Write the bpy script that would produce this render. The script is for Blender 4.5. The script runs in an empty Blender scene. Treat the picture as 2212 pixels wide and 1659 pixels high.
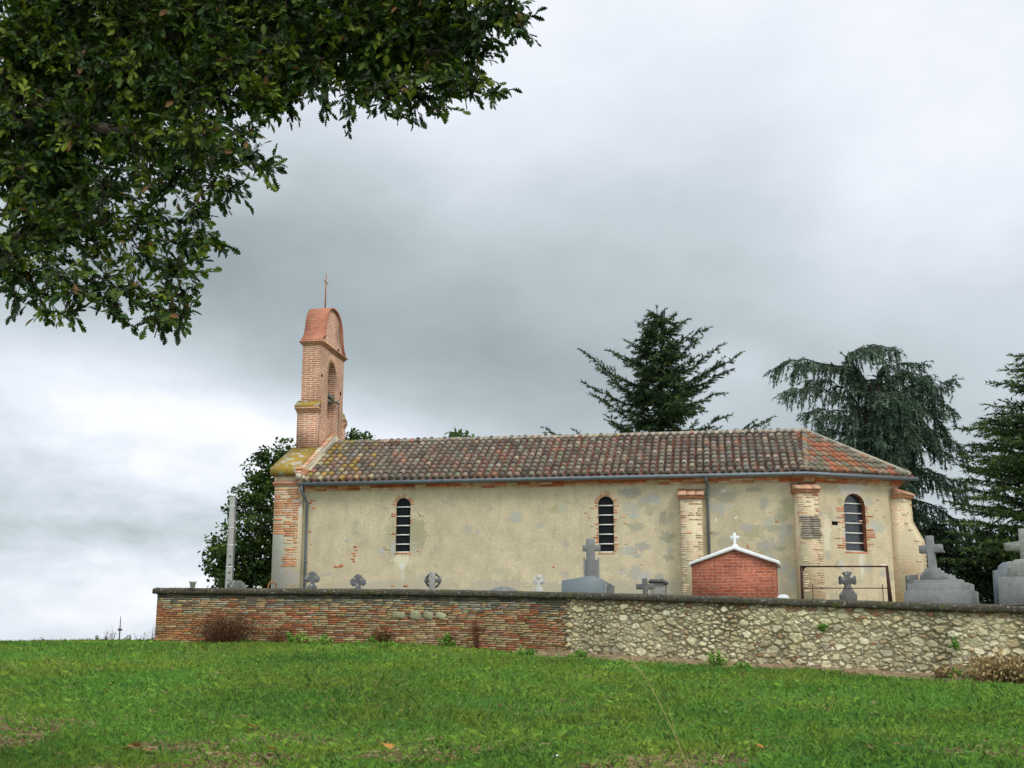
import bpy, bmesh, math, random
import numpy as np
from mathutils import Vector, Matrix, noise as mnoise

R = math.radians
rng = np.random.default_rng(7)
random.seed(7)
sc = bpy.context.scene
COL = sc.collection

# ------------------------------------------------------------------ camera (eye level is z = 0)
F = 2703.0                       # focal length for a picture 2212 wide
PITCH = math.atan(560 / F)
CP, SP = math.cos(PITCH), math.sin(PITCH)
cam = bpy.data.cameras.new('camera')
camo = bpy.data.objects.new('camera', cam)
COL.objects.link(camo)
cam.sensor_width = 36.0
cam.lens = 36.0 * F / 2212
cam.clip_start, cam.clip_end = 0.1, 20000
camo.location = (0, 0, 0)
camo.rotation_euler = (math.pi / 2 + PITCH, 0, 0)
sc.camera = camo

# ------------------------------------------------------------------ sky: overcast, cloud banks by direction
SUN_EL, SUN_AZ = 42, 140        # azimuth clockwise from +Y
world = bpy.data.worlds.new('World')
sc.world = world
world.use_nodes = True
wn, wl = world.node_tree.nodes, world.node_tree.links
wn.clear()


def nd(nodes, typ, **kw):
    n = nodes.new(typ)
    for k, v in kw.items():
        setattr(n, k, v)
    return n


def sky_world():
    out = nd(wn, 'ShaderNodeOutputWorld')
    bg = nd(wn, 'ShaderNodeBackground')
    bg.inputs['Strength'].default_value = 0.1
    wl.new(bg.outputs[0], out.inputs[0])
    sky = nd(wn, 'ShaderNodeTexSky', sky_type='NISHITA')
    sky.sun_disc = False
    sky.sun_elevation = R(SUN_EL)
    sky.sun_rotation = R(SUN_AZ)
    tc = nd(wn, 'ShaderNodeTexCoord')
    sep = nd(wn, 'ShaderNodeSeparateXYZ')
    wl.new(tc.outputs['Generated'], sep.inputs[0])

    def val(x):
        return x

    def m(op, a, b=None, c=None, clamp=False):
        n = nd(wn, 'ShaderNodeMath', operation=op)
        n.use_clamp = clamp
        for i, x in enumerate((a, b, c)):
            if x is None:
                continue
            if isinstance(x, (int, float)):
                n.inputs[i].default_value = x
            else:
                wl.new(x, n.inputs[i])
        return n.outputs[0]

    def noise(scale, detail=4, rough=0.5, stretch=(1, 1, 1.5), off=(0, 0, 0)):
        mp = nd(wn, 'ShaderNodeMapping')
        mp.inputs['Scale'].default_value = stretch
        mp.inputs['Location'].default_value = off
        wl.new(tc.outputs['Generated'], mp.inputs[0])
        n = nd(wn, 'ShaderNodeTexNoise')
        n.inputs['Scale'].default_value = scale
        n.inputs['Detail'].default_value = detail
        n.inputs['Roughness'].default_value = rough
        wl.new(mp.outputs[0], n.inputs['Vector'])
        return n.outputs[0]
    n1, n2, n3 = noise(5), noise(5, off=(3, 7, 1)), noise(9, 7, .6, (1, 1, 1.7), (2, 1, 5))
    az = m('MULTIPLY', m('ARCTAN2', sep.outputs[0], sep.outputs[1]), 57.2958)
    el = m('MULTIPLY', m('ARCSINE', sep.outputs[2]), 57.2958)
    az = m('ADD', az, m('MULTIPLY', m('SUBTRACT', n1, .5), 9))
    el = m('ADD', el, m('MULTIPLY', m('SUBTRACT', n2, .5), 5))
    #        amplitude, az, el, s_az, s_el, tilt
    blobs = SKY_BLOBS
    tot = m('MULTIPLY_ADD', m('SUBTRACT', n3, .5), 0.22, SKY_BASE)
    tot = m('ADD', tot, m('MULTIPLY', m('SUBTRACT', n1, .5), .10))
    n4 = noise(16, 8, .6, (1, 1, 2.4), (5, 3, 9))
    gl = m('ADD', m('POWER', m('DIVIDE', m('ADD', az, 18), 11), 2), m('POWER', m('ABSOLUTE', m('DIVIDE', m('SUBTRACT', el, 5.5), 5.5)), 2))
    tot = m('MULTIPLY_ADD', m('EXPONENT', m('MULTIPLY', gl, -1)), m('MULTIPLY', m('SUBTRACT', n4, .5), .75), tot)
    for amp, a0, e0, sa, se, tilt in blobs:
        da = m('SUBTRACT', az, a0)
        de = m('SUBTRACT', el, e0)
        de = m('MULTIPLY_ADD', da, -tilt, de)
        q = m('ADD', m('POWER', m('ABSOLUTE', m('DIVIDE', da, sa)), 2), m('POWER', m('ABSOLUTE', m('DIVIDE', de, se)), 2))
        g = m('EXPONENT', m('MULTIPLY', q, -1))
        tot = m('MULTIPLY_ADD', g, amp, tot)
    # the brighter part of the overcast is high up and behind, round the veiled sun
    back = m('MULTIPLY', m('ADD', m('MULTIPLY', sep.outputs[1], -1), 0.15), 0.75, clamp=True)
    high = m('MULTIPLY', m('SUBTRACT', sep.outputs[2], 0.5), 0.9, clamp=True)
    ramp = nd(wn, 'ShaderNodeValToRGB')
    wl.new(tot, ramp.inputs[0])
    e = ramp.color_ramp.elements
    e[0].position, e[0].color = 0.0, (.18, .21, .225, 1)
    e[1].position, e[1].color = 1.0, (.90, .92, .97, 1)
    for p, c in ((.25, (.27, .325, .347, 1)), (.5, (.46, .522, .553, 1)), (.75, (.66, .71, .785, 1))):
        x = e.new(p)
        x.color = c
    boost = m('MULTIPLY', m('ADD', m('ADD', m('MULTIPLY', back, SKY_BACK), m('MULTIPLY', high, SKY_HIGH)), 1.0), 10.0)
    vm = nd(wn, 'ShaderNodeVectorMath', operation='SCALE')
    wl.new(ramp.outputs[0], vm.inputs[0])
    wl.new(boost, vm.inputs['Scale'])
    mix = nd(wn, 'ShaderNodeMix', data_type='RGBA')
    mix.inputs['Factor'].default_value = 0.96
    wl.new(sky.outputs[0], mix.inputs['A'])
    wl.new(vm.outputs[0], mix.inputs['B'])
    wl.new(mix.outputs['Result'], bg.inputs['Color'])


SKY_BASE = 0.57
SKY_BACK, SKY_HIGH = 1.3, 5.0
SKY_BLOBS = [
    (.30, 12, 30, 30, 9, 0),        # pale veil across the top
    (-.17, -10.5, 14.3, 7.5, 3.2, -.12),   # heavy grey bank behind the bell gable
    (-.17, -.5, 12.8, 8, 3.4, -.14),
    (-.12, -9, 19, 7, 4, 0),
    (-.12, 12, 11.5, 10, 5, -.05),
    (-.12, 4, 19, 10, 4, 0),
    (.33, -20, 10.2, 8, 3.2, -.05),
    (-.24, -19, 16.8, 7, 2.4, 0),    # bright gap low on the left
    (.34, -17, 2.2, 10, 2.2, 0),
    (.42, -8, 8.2, 8, 2.6, -.15),
    (-.09, -17, 4.8, 8, 1.3, -.02),
    (.15, -3, 23, 9, 5, 0),
    (.20, 9.5, 11.5, 2.6, 2.0, 0),
    (.22, 22, 20, 9, 6, 0),
]
sky_world()

sun = bpy.data.lights.new('sun', 'SUN')
sun.energy = 1.5
sun.angle = R(18)
sun.color = (1.0, .95, .86)
suno = bpy.data.objects.new('sun', sun)
COL.objects.link(suno)
_d = Vector((math.sin(R(SUN_AZ)) * math.cos(R(SUN_EL)), math.cos(R(SUN_AZ)) * math.cos(R(SUN_EL)), math.sin(R(SUN_EL))))
suno.rotation_euler = _d.to_track_quat('Z', 'Y').to_euler()
suno.location = _d * 60

sc.view_settings.view_transform = 'Standard'
sc.view_settings.look = 'None'
sc.view_settings.gamma = 1
sc.view_settings.use_curve_mapping = False
sc.view_settings.exposure = 0.2
sc.render.engine = 'CYCLES'
sc.cycles.max_bounces = 6
sc.cycles.transparent_max_bounces = 6


# ------------------------------------------------------------------ helpers
def ray(x, y):
    u, v = x - 1106, 829.5 - y
    return Vector((u, F * CP - v * SP, F * SP + v * CP))


def at(x, y, Y):
    """the point at depth Y (metres from the camera) seen in direction (x, y) of the 2212-wide picture"""
    r = ray(x, y)
    return r * (Y / r.y)


def tag(o, label=None, cat=None, group=None, kind=None):
    for k, v in (('label', label), ('category', cat), ('group', group), ('kind', kind)):
        if v:
            o[k] = v
    return o


def empty(name, loc, label=None, cat=None, group=None, rz=0.0):
    o = bpy.data.objects.new(name, None)
    COL.objects.link(o)
    o.location = loc
    o.rotation_euler = (0, 0, rz)
    o.empty_display_size = 0.2
    return tag(o, label, cat, group)


def np_mesh(name, V, loops, sizes, tint, mat, parent=None, smooth=False):
    """V (N,3); loops: flat vertex indices; sizes: corners per face; tint (faces,3) or None"""
    me = bpy.data.meshes.new(name)
    V = np.ascontiguousarray(V, dtype=np.float32)
    loops = np.ascontiguousarray(loops, dtype=np.int32).ravel()
    sizes = np.ascontiguousarray(sizes, dtype=np.int32)
    me.vertices.add(len(V))
    me.vertices.foreach_set('co', V.ravel())
    me.loops.add(len(loops))
    me.loops.foreach_set('vertex_index', loops)
    me.polygons.add(len(sizes))
    me.polygons.foreach_set('loop_start', np.concatenate(([0], np.cumsum(sizes)[:-1])).astype(np.int32))
    if smooth:
        me.polygons.foreach_set('use_smooth', np.ones(len(sizes), dtype=bool))
    me.update(calc_edges=True)
    if tint is not None:
        at_ = me.attributes.new('tint', 'FLOAT_COLOR', 'FACE')
        c = np.ones((len(sizes), 4), dtype=np.float32)
        c[:, :3] = tint
        at_.data.foreach_set('color', c.ravel())
    me.validate()
    if mat is not None:
        me.materials.append(mat)
    o = bpy.data.objects.new(name, me)
    COL.objects.link(o)
    if parent is not None:
        o.parent = parent
    return o


class MB:
    def __init__(self, off=(0, 0, 0)):
        self.v, self.f, self.t = [], [], []
        self.off = Vector(off)

    def add(self, verts, faces, tint=(1, 1, 1)):
        b = len(self.v)
        self.v += [Vector(p) + self.off for p in verts]
        self.f += [[i + b for i in q] for q in faces]
        self.t += [tint] * len(faces)

    def obox(self, c, ax, ay, az, hx, hy, hz, tint=(1, 1, 1)):
        c, ax, ay, az = Vector(c), Vector(ax) * hx, Vector(ay) * hy, Vector(az) * hz
        p = [c + ax * i + ay * j + az * k for i in (-1, 1) for j in (-1, 1) for k in (-1, 1)]
        self.add(p, [(0, 1, 3, 2), (4, 6, 7, 5), (0, 4, 5, 1), (2, 3, 7, 6), (0, 2, 6, 4), (1, 5, 7, 3)], tint)

    def box(self, x0, x1, y0, y1, z0, z1, tint=(1, 1, 1)):
        self.obox(((x0 + x1) / 2, (y0 + y1) / 2, (z0 + z1) / 2), (1, 0, 0), (0, 1, 0), (0, 0, 1), abs(x1 - x0) / 2, abs(y1 - y0) / 2, abs(z1 - z0) / 2, tint)

    def prism(self, poly, o, u, v, w, tint=(1, 1, 1)):
        """poly of (a,b) in the plane o + a*u + b*v, extruded by vector w (u x v pointing against w gives outward normals either way after recalc)"""
        o, u, v, w = Vector(o), Vector(u), Vector(v), Vector(w)
        n = len(poly)
        p = [o + u * a + v * b for a, b in poly]
        p += [q + w for q in p]
        fs = [tuple(range(n - 1, -1, -1)), tuple(range(n, 2 * n))]
        fs += [(i, (i + 1) % n, n + (i + 1) % n, n + i) for i in range(n)]
        self.add(p, fs, tint)

    def tube(self, pts, r, seg=8, tint=(1, 1, 1), cap=True):
        pts = [Vector(p) for p in pts]
        rs = r if isinstance(r, (list, tuple)) else [r] * len(pts)
        rings = []
        up = Vector((0, 0, 1))
        d0 = (pts[1] - pts[0]).normalized()
        a = d0.cross(up if abs(d0.z) < .9 else Vector((1, 0, 0))).normalized()
        for i, p in enumerate(pts):
            d = (pts[min(i + 1, len(pts) - 1)] - pts[max(i - 1, 0)]).normalized()
            a = (a - d * a.dot(d)).normalized()
            b = d.cross(a)
            rings.append([p + (a * math.cos(2 * math.pi * k / seg) + b * math.sin(2 * math.pi * k / seg)) * rs[i] for k in range(seg)])
        vs = [q for rg in rings for q in rg]
        fs = []
        for i in range(len(rings) - 1):
            for k in range(seg):
                k2 = (k + 1) % seg
                fs.append((i * seg + k, i * seg + k2, (i + 1) * seg + k2, (i + 1) * seg + k))
        if cap:
            fs.append(tuple(range(seg - 1, -1, -1)))
            fs.append(tuple((len(rings) - 1) * seg + k for k in range(seg)))
        self.add(vs, fs, tint)

    def build(self, name, mat, parent=None, smooth=False, bevel=0.0, recalc=True):
        V = np.array([tuple(p) for p in self.v], dtype=np.float32)
        loops = [i for q in self.f for i in q]
        o = np_mesh(name, V, loops, [len(q) for q in self.f], np.array(self.t, dtype=np.float32), mat, parent, smooth)
        if recalc or bevel:
            bm = bmesh.new()
            bm.from_mesh(o.data)
            if recalc:
                bmesh.ops.recalc_face_normals(bm, faces=bm.faces)
            if bevel:
                es = [e for e in bm.edges if len(e.link_faces) == 2 and e.calc_face_angle(0) > .6]
                bmesh.ops.bevel(bm, geom=es, offset=bevel, segments=1, affect='EDGES', clamp_overlap=True)
            bm.to_mesh(o.data)
            bm.free()
        return o


# ------------------------------------------------------------------ materials
def material(name, color=(.5, .5, .5), rough=.85, tint=False, mott=(), stains=(), bump=.0, bump_scale=30, spec=.25, metal=0.0, transl=0.0, gen=False):
    """mott: list of (scale, amount) brightness mottling; stains: list of (color, scale, threshold, softness, amount[, zstretch])"""
    m = bpy.data.materials.new(name)
    m.use_nodes = True
    n, l = m.node_tree.nodes, m.node_tree.links
    p = n['Principled BSDF']
    p.inputs['Roughness'].default_value = rough
    p.inputs['Specular IOR Level'].default_value = spec
    p.inputs['Metallic'].default_value = metal
    tc = nd(n, 'ShaderNodeTexCoord')
    if tint:
        a = nd(n, 'ShaderNodeAttribute', attribute_name='tint')
        c = a.outputs['Color']
        if color != (1, 1, 1):
            mx = nd(n, 'ShaderNodeMix', data_type='RGBA', blend_type='MULTIPLY')
            mx.inputs['Factor'].default_value = 1
            l.new(c, mx.inputs['A'])
            mx.inputs['B'].default_value = (*color, 1)
            c = mx.outputs['Result']
    else:
        rgb = nd(n, 'ShaderNodeRGB')
        rgb.outputs[0].default_value = (*color, 1)
        c = rgb.outputs[0]

    def nz(scale, detail=5, rough_=.6, zs=1.0, seed=0.0):
        mp = nd(n, 'ShaderNodeMapping')
        mp.inputs['Scale'].default_value = (1, 1, zs)
        mp.inputs['Location'].default_value = (seed * 3.1, seed * 1.7, seed * 2.3)
        l.new(tc.outputs['Object'], mp.inputs[0])
        t = nd(n, 'ShaderNodeTexNoise')
        t.inputs['Scale'].default_value = scale
        t.inputs['Detail'].default_value = detail
        t.inputs['Roughness'].default_value = rough_
        l.new(mp.outputs[0], t.inputs['Vector'])
        return t.outputs[0]
    for k, (s, amt) in enumerate(mott):
        mr = nd(n, 'ShaderNodeMapRange')
        mr.inputs['From Min'].default_value, mr.inputs['From Max'].default_value = .28, .72
        mr.inputs['To Min'].default_value, mr.inputs['To Max'].default_value = 1 - amt, 1 + amt
        l.new(nz(s, seed=k + 1), mr.inputs[0])
        vm = nd(n, 'ShaderNodeVectorMath', operation='SCALE')
        l.new(c, vm.inputs[0])
        l.new(mr.outputs[0], vm.inputs['Scale'])
        c = vm.outputs[0]
    for k, st in enumerate(stains):
        col, s, th, soft, amt = st[:5]
        zs = st[5] if len(st) > 5 else 1.0
        mr = nd(n, 'ShaderNodeMapRange', interpolation_type='SMOOTHSTEP')
        mr.inputs['From Min'].default_value, mr.inputs['From Max'].default_value = th, th + soft
        mr.inputs['To Max'].default_value = amt
        l.new(nz(s, zs=zs, seed=k + 11), mr.inputs[0])
        mx = nd(n, 'ShaderNodeMix', data_type='RGBA')
        l.new(mr.outputs[0], mx.inputs['Factor'])
        l.new(c, mx.inputs['A'])
        mx.inputs['B'].default_value = (*col, 1)
        c = mx.outputs['Result']
    l.new(c, p.inputs['Base Color'])
    if bump:
        b = nd(n, 'ShaderNodeBump')
        b.inputs['Strength'].default_value = bump
        b.inputs['Distance'].default_value = .02
        l.new(nz(bump_scale, 6, .65, seed=31), b.inputs['Height'])
        l.new(b.outputs[0], p.inputs['Normal'])
    if transl:
        tr = nd(n, 'ShaderNodeBsdfTranslucent')
        l.new(c, tr.inputs[0])
        ms = nd(n, 'ShaderNodeMixShader')
        ms.inputs[0].default_value = transl
        l.new(p.outputs[0], ms.inputs[1])
        l.new(tr.outputs[0], ms.inputs[2])
        l.new(ms.outputs[0], n['Material Output'].inputs[0])
    return m


def brick_material(name, c1, c2, mortar, bw, rh, ms, mott=.25, off=.5, worn=None):
    """courses laid in (x + y, z) of the object, so they run round the corners of axis-aligned work"""
    m = bpy.data.materials.new(name)
    m.use_nodes = True
    n, l = m.node_tree.nodes, m.node_tree.links
    p = n['Principled BSDF']
    p.inputs['Roughness'].default_value = .9
    p.inputs['Specular IOR Level'].default_value = .15
    tc = nd(n, 'ShaderNodeTexCoord')
    sp = nd(n, 'ShaderNodeSeparateXYZ')
    l.new(tc.outputs['Object'], sp.inputs[0])
    ad = nd(n, 'ShaderNodeMath', operation='ADD')
    l.new(sp.outputs[0], ad.inputs[0])
    l.new(sp.outputs[1], ad.inputs[1])
    cb = nd(n, 'ShaderNodeCombineXYZ')
    l.new(ad.outputs[0], cb.inputs[0])
    no = nd(n, 'ShaderNodeTexNoise')
    no.inputs['Scale'].default_value = 2.2
    l.new(tc.outputs['Object'], no.inputs['Vector'])
    wob = nd(n, 'ShaderNodeMath', operation='MULTIPLY_ADD')
    l.new(no.outputs[0], wob.inputs[0])
    wob.inputs[1].default_value = .05
    l.new(sp.outputs[2], wob.inputs[2])
    l.new(wob.outputs[0], cb.inputs[1])
    b = nd(n, 'ShaderNodeTexBrick')
    b.offset = off
    b.inputs['Color1'].default_value = (*c1, 1)
    b.inputs['Color2'].default_value = (*c2, 1)
    b.inputs['Mortar'].default_value = (*mortar, 1)
    b.inputs['Scale'].default_value = 1
    b.inputs['Mortar Size'].default_value = ms
    b.inputs['Mortar Smooth'].default_value = .25
    b.inputs['Bias'].default_value = 0
    b.inputs['Brick Width'].default_value = bw
    b.inputs['Row Height'].default_value = rh
    l.new(cb.outputs[0], b.inputs['Vector'])
    c = b.outputs['Color']
    for s, amt in ((1.3, mott), (14, mott)):
        t = nd(n, 'ShaderNodeTexNoise')
        t.inputs['Scale'].default_value = s
        t.inputs['Detail'].default_value = 5
        l.new(tc.outputs['Object'], t.inputs['Vector'])
        mr = nd(n, 'ShaderNodeMapRange')
        mr.inputs['From Min'].default_value, mr.inputs['From Max'].default_value = .28, .72
        mr.inputs['To Min'].default_value, mr.inputs['To Max'].default_value = 1 - amt, 1 + amt
        l.new(t.outputs[0], mr.inputs[0])
        vm = nd(n, 'ShaderNodeVectorMath', operation='SCALE')
        l.new(c, vm.inputs[0])
        l.new(mr.outputs[0], vm.inputs['Scale'])
        c = vm.outputs[0]
    if worn:
        col, s, th, soft, amt = worn
        t = nd(n, 'ShaderNodeTexNoise')
        t.inputs['Scale'].default_value = s
        t.inputs['Detail'].default_value = 6
        l.new(tc.outputs['Object'], t.inputs['Vector'])
        mr = nd(n, 'ShaderNodeMapRange', interpolation_type='SMOOTHSTEP')
        mr.inputs['From Min'].default_value, mr.inputs['From Max'].default_value = th, th + soft
        mr.inputs['To Max'].default_value = amt
        l.new(t.outputs[0], mr.inputs[0])
        mx = nd(n, 'ShaderNodeMix', data_type='RGBA')
        l.new(mr.outputs[0], mx.inputs['Factor'])
        l.new(c, mx.inputs['A'])
        mx.inputs['B'].default_value = (*col, 1)
        c = mx.outputs['Result']
    l.new(c, p.inputs['Base Color'])
    bp = nd(n, 'ShaderNodeBump')
    bp.inputs['Strength'].default_value = .6
    bp.inputs['Distance'].default_value = .015
    bp.invert = True
    l.new(b.outputs['Fac'], bp.inputs['Height'])
    l.new(bp.outputs[0], p.inputs['Normal'])
    return m


def grass_material():
    """blades shaded as a soft turf: their normals lean towards the sky"""
    m = material('grass_blades', (1, 1, 1), .7, tint=True, spec=.12)
    n, l = m.node_tree.nodes, m.node_tree.links
    g = nd(n, 'ShaderNodeNewGeometry')
    v = nd(n, 'ShaderNodeVectorMath', operation='MULTIPLY_ADD')
    l.new(g.outputs['Normal'], v.inputs[0])
    v.inputs[1].default_value = (.45, .45, .45)
    v.inputs[2].default_value = (0, 0, 1)
    w = nd(n, 'ShaderNodeVectorMath', operation='NORMALIZE')
    l.new(v.outputs[0], w.inputs[0])
    l.new(w.outputs[0], n['Principled BSDF'].inputs['Normal'])
    return m


STUCCO = (.51, .43, .285)
M = {
    'stucco': material('lime_render', STUCCO, .95, mott=((.35, .09), (2.2, .13), (26, .18)),
                       stains=(((.40, .34, .23), 3.2, .52, .16, .5, .18), ((.33, .31, .24), 1.5, .60, .07, .55), ((.40, .36, .26), 5.5, .60, .06, .5), ((.20, .17, .12), 9, .71, .03, .8), ((.66, .62, .50), 3.1, .68, .05, .6)),
                       bump=.5, bump_scale=22, spec=.1),
    'patch': material('render_patch', (1, 1, 1), .95, tint=True, mott=((3, .16), (18, .2)), bump=.4, bump_scale=25, spec=.1),
    'brickbits': material('old_brick', (1, 1, 1), .9, tint=True, mott=((7, .25), (40, .2)), bump=.5, bump_scale=60, spec=.1),
    'tower': brick_material('tower_brickwork', (.345, .105, .05), (.43, .175, .10), (.58, .45, .335), .36, .074, .017, .25,
                            worn=((.46, .34, .24), 2.2, .56, .12, .5)),
    'redbrick': brick_material('tomb_brickwork', (.31, .075, .038), (.40, .125, .065), (.36, .23, .18), .26, .078, .009, .32),
    'buttress': brick_material('buttress_brickwork', (.58, .36, .22), (.62, .46, .30), (.60, .50, .34), .30, .068, .014, .2,
                               worn=((.60, .51, .33), 1.7, .44, .12, .9)),
    'tile': material('roof_tile', (1, 1, 1), .9, tint=True, mott=((5, .22), (40, .32)), stains=(((.145, .125, .10), .55, .50, .14, .6), ((.17, .165, .115), .9, .56, .1, .5), ((.30, .28, .22), 22, .64, .08, .6), ((.05, .045, .035), 13, .63, .1, .6)), bump=.5, bump_scale=50, spec=.15),
    'terracotta': material('terracotta', (.385, .155, .095), .85, mott=((3, .2), (15, .2)), stains=(((.42, .30, .22), 5, .58, .1, .5), ((.33, .24, .05), 4.5, .66, .06, .8)), bump=.3, spec=.15),
    'mossy': material('mossy_mortar', (.40, .36, .30), .95, mott=((9, .25),), stains=(((.30, .19, .025), 3.2, .40, .08, .95), ((.17, .15, .03), 9, .55, .06, .7)), bump=.8, bump_scale=24, spec=.1),
    'pale': material('pale_mortar', (.52, .46, .35), .95, mott=((3, .2), (18, .22)), stains=(((.35, .20, .03), 7, .62, .06, .8), ((.25, .22, .16), 6, .58, .08, .6)), bump=.6, spec=.1),
    'zinc': material('zinc', (.12, .14, .15), .5, mott=((2, .12), (12, .1)), metal=.35, spec=.4),
    'glass_dark': material('dark_pane', (.008, .009, .010), .55, spec=.12),
    'glass': material('window_glass', (.03, .035, .04), .12, spec=.6, mott=((9, .3),), bump=.05, bump_scale=9),
    'white': material('white_paint', (.68, .68, .66), .6, mott=((6, .10), (25, .1)), stains=(((.42, .40, .36), 7, .64, .06, .6),), bump=.2),
    'bar': material('cream_paint', (.72, .69, .62), .6, mott=((12, .12),)),
    'iron': material('rusty_iron', (.055, .022, .016), .8, mott=((14, .35),), stains=(((.16, .06, .03), 9, .58, .08, .7),), bump=.3, bump_scale=60),
    'orange_iron': material('orange_rust', (.30, .12, .045), .85, mott=((20, .3),)),
    'granite': material('grey_granite', (.185, .185, .18), .8, mott=((2, .12), (9, .16), (60, .25)), stains=(((.32, .33, .33), 45, .60, .05, .6), ((.08, .085, .085), 70, .62, .04, .7), ((.15, .14, .115), 2.5, .55, .12, .6)), spec=.3),
    'blue_granite': material('polished_granite', (.12, .145, .155), .5, mott=((50, .35), (110, .3)), stains=(((.42, .45, .46), 60, .62, .04, .7), ((.05, .06, .07), 75, .61, .04, .8)), spec=.4),
    'dark_stone': material('weathered_stone', (.13, .13, .12), .95, mott=((4, .3), (26, .3)), stains=(((.36, .36, .33), 8, .6, .06, .8), ((.05, .05, .045), 6, .57, .08, .7), ((.27, .20, .07), 11, .67, .05, .7)), bump=.8, bump_scale=28, spec=.1),
    'lichen_granite': material('lichened_granite', (.24, .235, .21), .9, mott=((2, .15), (10, .25), (40, .25)), stains=(((.20, .18, .12), 3, .55, .1, .6), ((.50, .49, .45), 9, .62, .06, .6)), bump=.4, spec=.15),
    'grey_stone': material('grey_carved_stone', (.13, .132, .135), .95, mott=((4, .28), (26, .3)), stains=(((.48, .47, .43), 7, .58, .08, .7), ((.07, .07, .06), 6, .56, .08, .75), ((.30, .20, .06), 9, .66, .05, .6)), bump=.8, bump_scale=28, spec=.1),
    'pale_stone': material('pale_carved_stone', (.50, .49, .44), .95, mott=((4, .2), (26, .22)), stains=(((.16, .14, .09), 6, .55, .1, .85),), bump=.7, bump_scale=28, spec=.1),
    'coping': material('mossy_coping', (.062, .053, .038), .95, mott=((1.5, .2), (12, .35), (45, .35)), stains=(((.26, .24, .20), 16, .58, .07, .8), ((.07, .075, .02), 5, .55, .1, .8), ((.35, .34, .31), 40, .66, .04, .8)), bump=1.0, bump_scale=18, spec=.1),
    'concrete': material('pole_concrete', (.285, .28, .255), .9, mott=((1.4, .12), (20, .14)), stains=(((.24, .24, .21), 4, .57, .12, .6, .3),), bump=.3, spec=.15),
    'bark': material('bark', (.055, .043, .033), .95, mott=((6, .3), (30, .3)), bump=1.0, bump_scale=20, spec=.1),
    'leaf': material('leaf', (1, 1, 1), .6, tint=True, spec=.2, transl=.25),
    'oakleaf': material('oak_leaf', (1, 1, 1), .55, tint=True, spec=.2, transl=.2),
    'needle': material('needles', (1, 1, 1), .7, tint=True, spec=.2, transl=.12),
    'grass': grass_material(),
    'dry': material('dry_stem', (1, 1, 1), .85, tint=True, spec=.1, transl=.15),
    'bronze': material('bronze', (.06, .065, .05), .5, metal=.7, mott=((9, .3),)),
    'wood': material('old_wood', (.16, .14, .11), .9, mott=((4, .2), (30, .25)), bump=.5),
    'mortar': material('wall_mortar', (.17, .14, .10), .95, mott=((3, .2), (20, .3)), bump=.6, spec=.1),
    'rubble': material('rubble_stone', (1, 1, 1), .95, tint=True, mott=((1.1, .12), (14, .2), (55, .2)), stains=(((.10, .095, .06), 2.6, .62, .1, .5),), bump=.6, bump_scale=35, spec=.1),
    'black': material('hole_dark', (.012, .01, .009), 1, spec=0),
    'mast': material('mast_steel', (.06, .05, .055), .8),
}


def add_patches(m, patches):
    """bare and repaired patches of a wall: (centre, radius along, radius up, colour, strength), ragged by noise"""
    n, l = m.node_tree.nodes, m.node_tree.links
    p = n['Principled BSDF']
    src = p.inputs['Base Color'].links[0].from_socket
    tc = nd(n, 'ShaderNodeTexCoord')
    t = nd(n, 'ShaderNodeTexNoise')
    t.inputs['Scale'].default_value = 6
    t.inputs['Detail'].default_value = 6
    t.inputs['Roughness'].default_value = .65
    l.new(tc.outputs['Object'], t.inputs['Vector'])
    t2 = nd(n, 'ShaderNodeTexNoise')
    t2.inputs['Scale'].default_value = 19
    t2.inputs['Detail'].default_value = 4
    l.new(tc.outputs['Object'], t2.inputs['Vector'])
    hf = nd(n, 'ShaderNodeMath', operation='ADD')
    l.new(t.outputs[0], hf.inputs[0])
    l.new(t2.outputs[0], hf.inputs[1])
    for (c, ru, rz, col, amt) in patches:
        s = nd(n, 'ShaderNodeVectorMath', operation='SUBTRACT')
        l.new(tc.outputs['Object'], s.inputs[0])
        s.inputs[1].default_value = c
        q = nd(n, 'ShaderNodeVectorMath', operation='MULTIPLY')
        l.new(s.outputs[0], q.inputs[0])
        q.inputs[1].default_value = (1 / ru, 1 / ru, 1 / rz)
        le = nd(n, 'ShaderNodeVectorMath', operation='LENGTH')
        l.new(q.outputs[0], le.inputs[0])
        ad = nd(n, 'ShaderNodeMath', operation='MULTIPLY_ADD')
        l.new(hf.outputs[0], ad.inputs[0])
        ad.inputs[1].default_value = 1.9
        l.new(le.outputs['Value'], ad.inputs[2])
        mr = nd(n, 'ShaderNodeMapRange', interpolation_type='SMOOTHSTEP')
        mr.inputs['From Min'].default_value, mr.inputs['From Max'].default_value = 2.75, 2.95
        mr.inputs['To Min'].default_value, mr.inputs['To Max'].default_value = amt, 0
        l.new(ad.outputs[0], mr.inputs[0])
        mx = nd(n, 'ShaderNodeMix', data_type='RGBA')
        l.new(mr.outputs[0], mx.inputs['Factor'])
        l.new(src, mx.inputs['A'])
        mx.inputs['B'].default_value = (*col, 1)
        src = mx.outputs['Result']
    l.new(src, p.inputs['Base Color'])


def jit(c, a=.15):
    k = 1 + random.uniform(-a, a)
    return tuple(max(0, x * k * (1 + random.uniform(-a, a) * .35)) for x in c)


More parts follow.
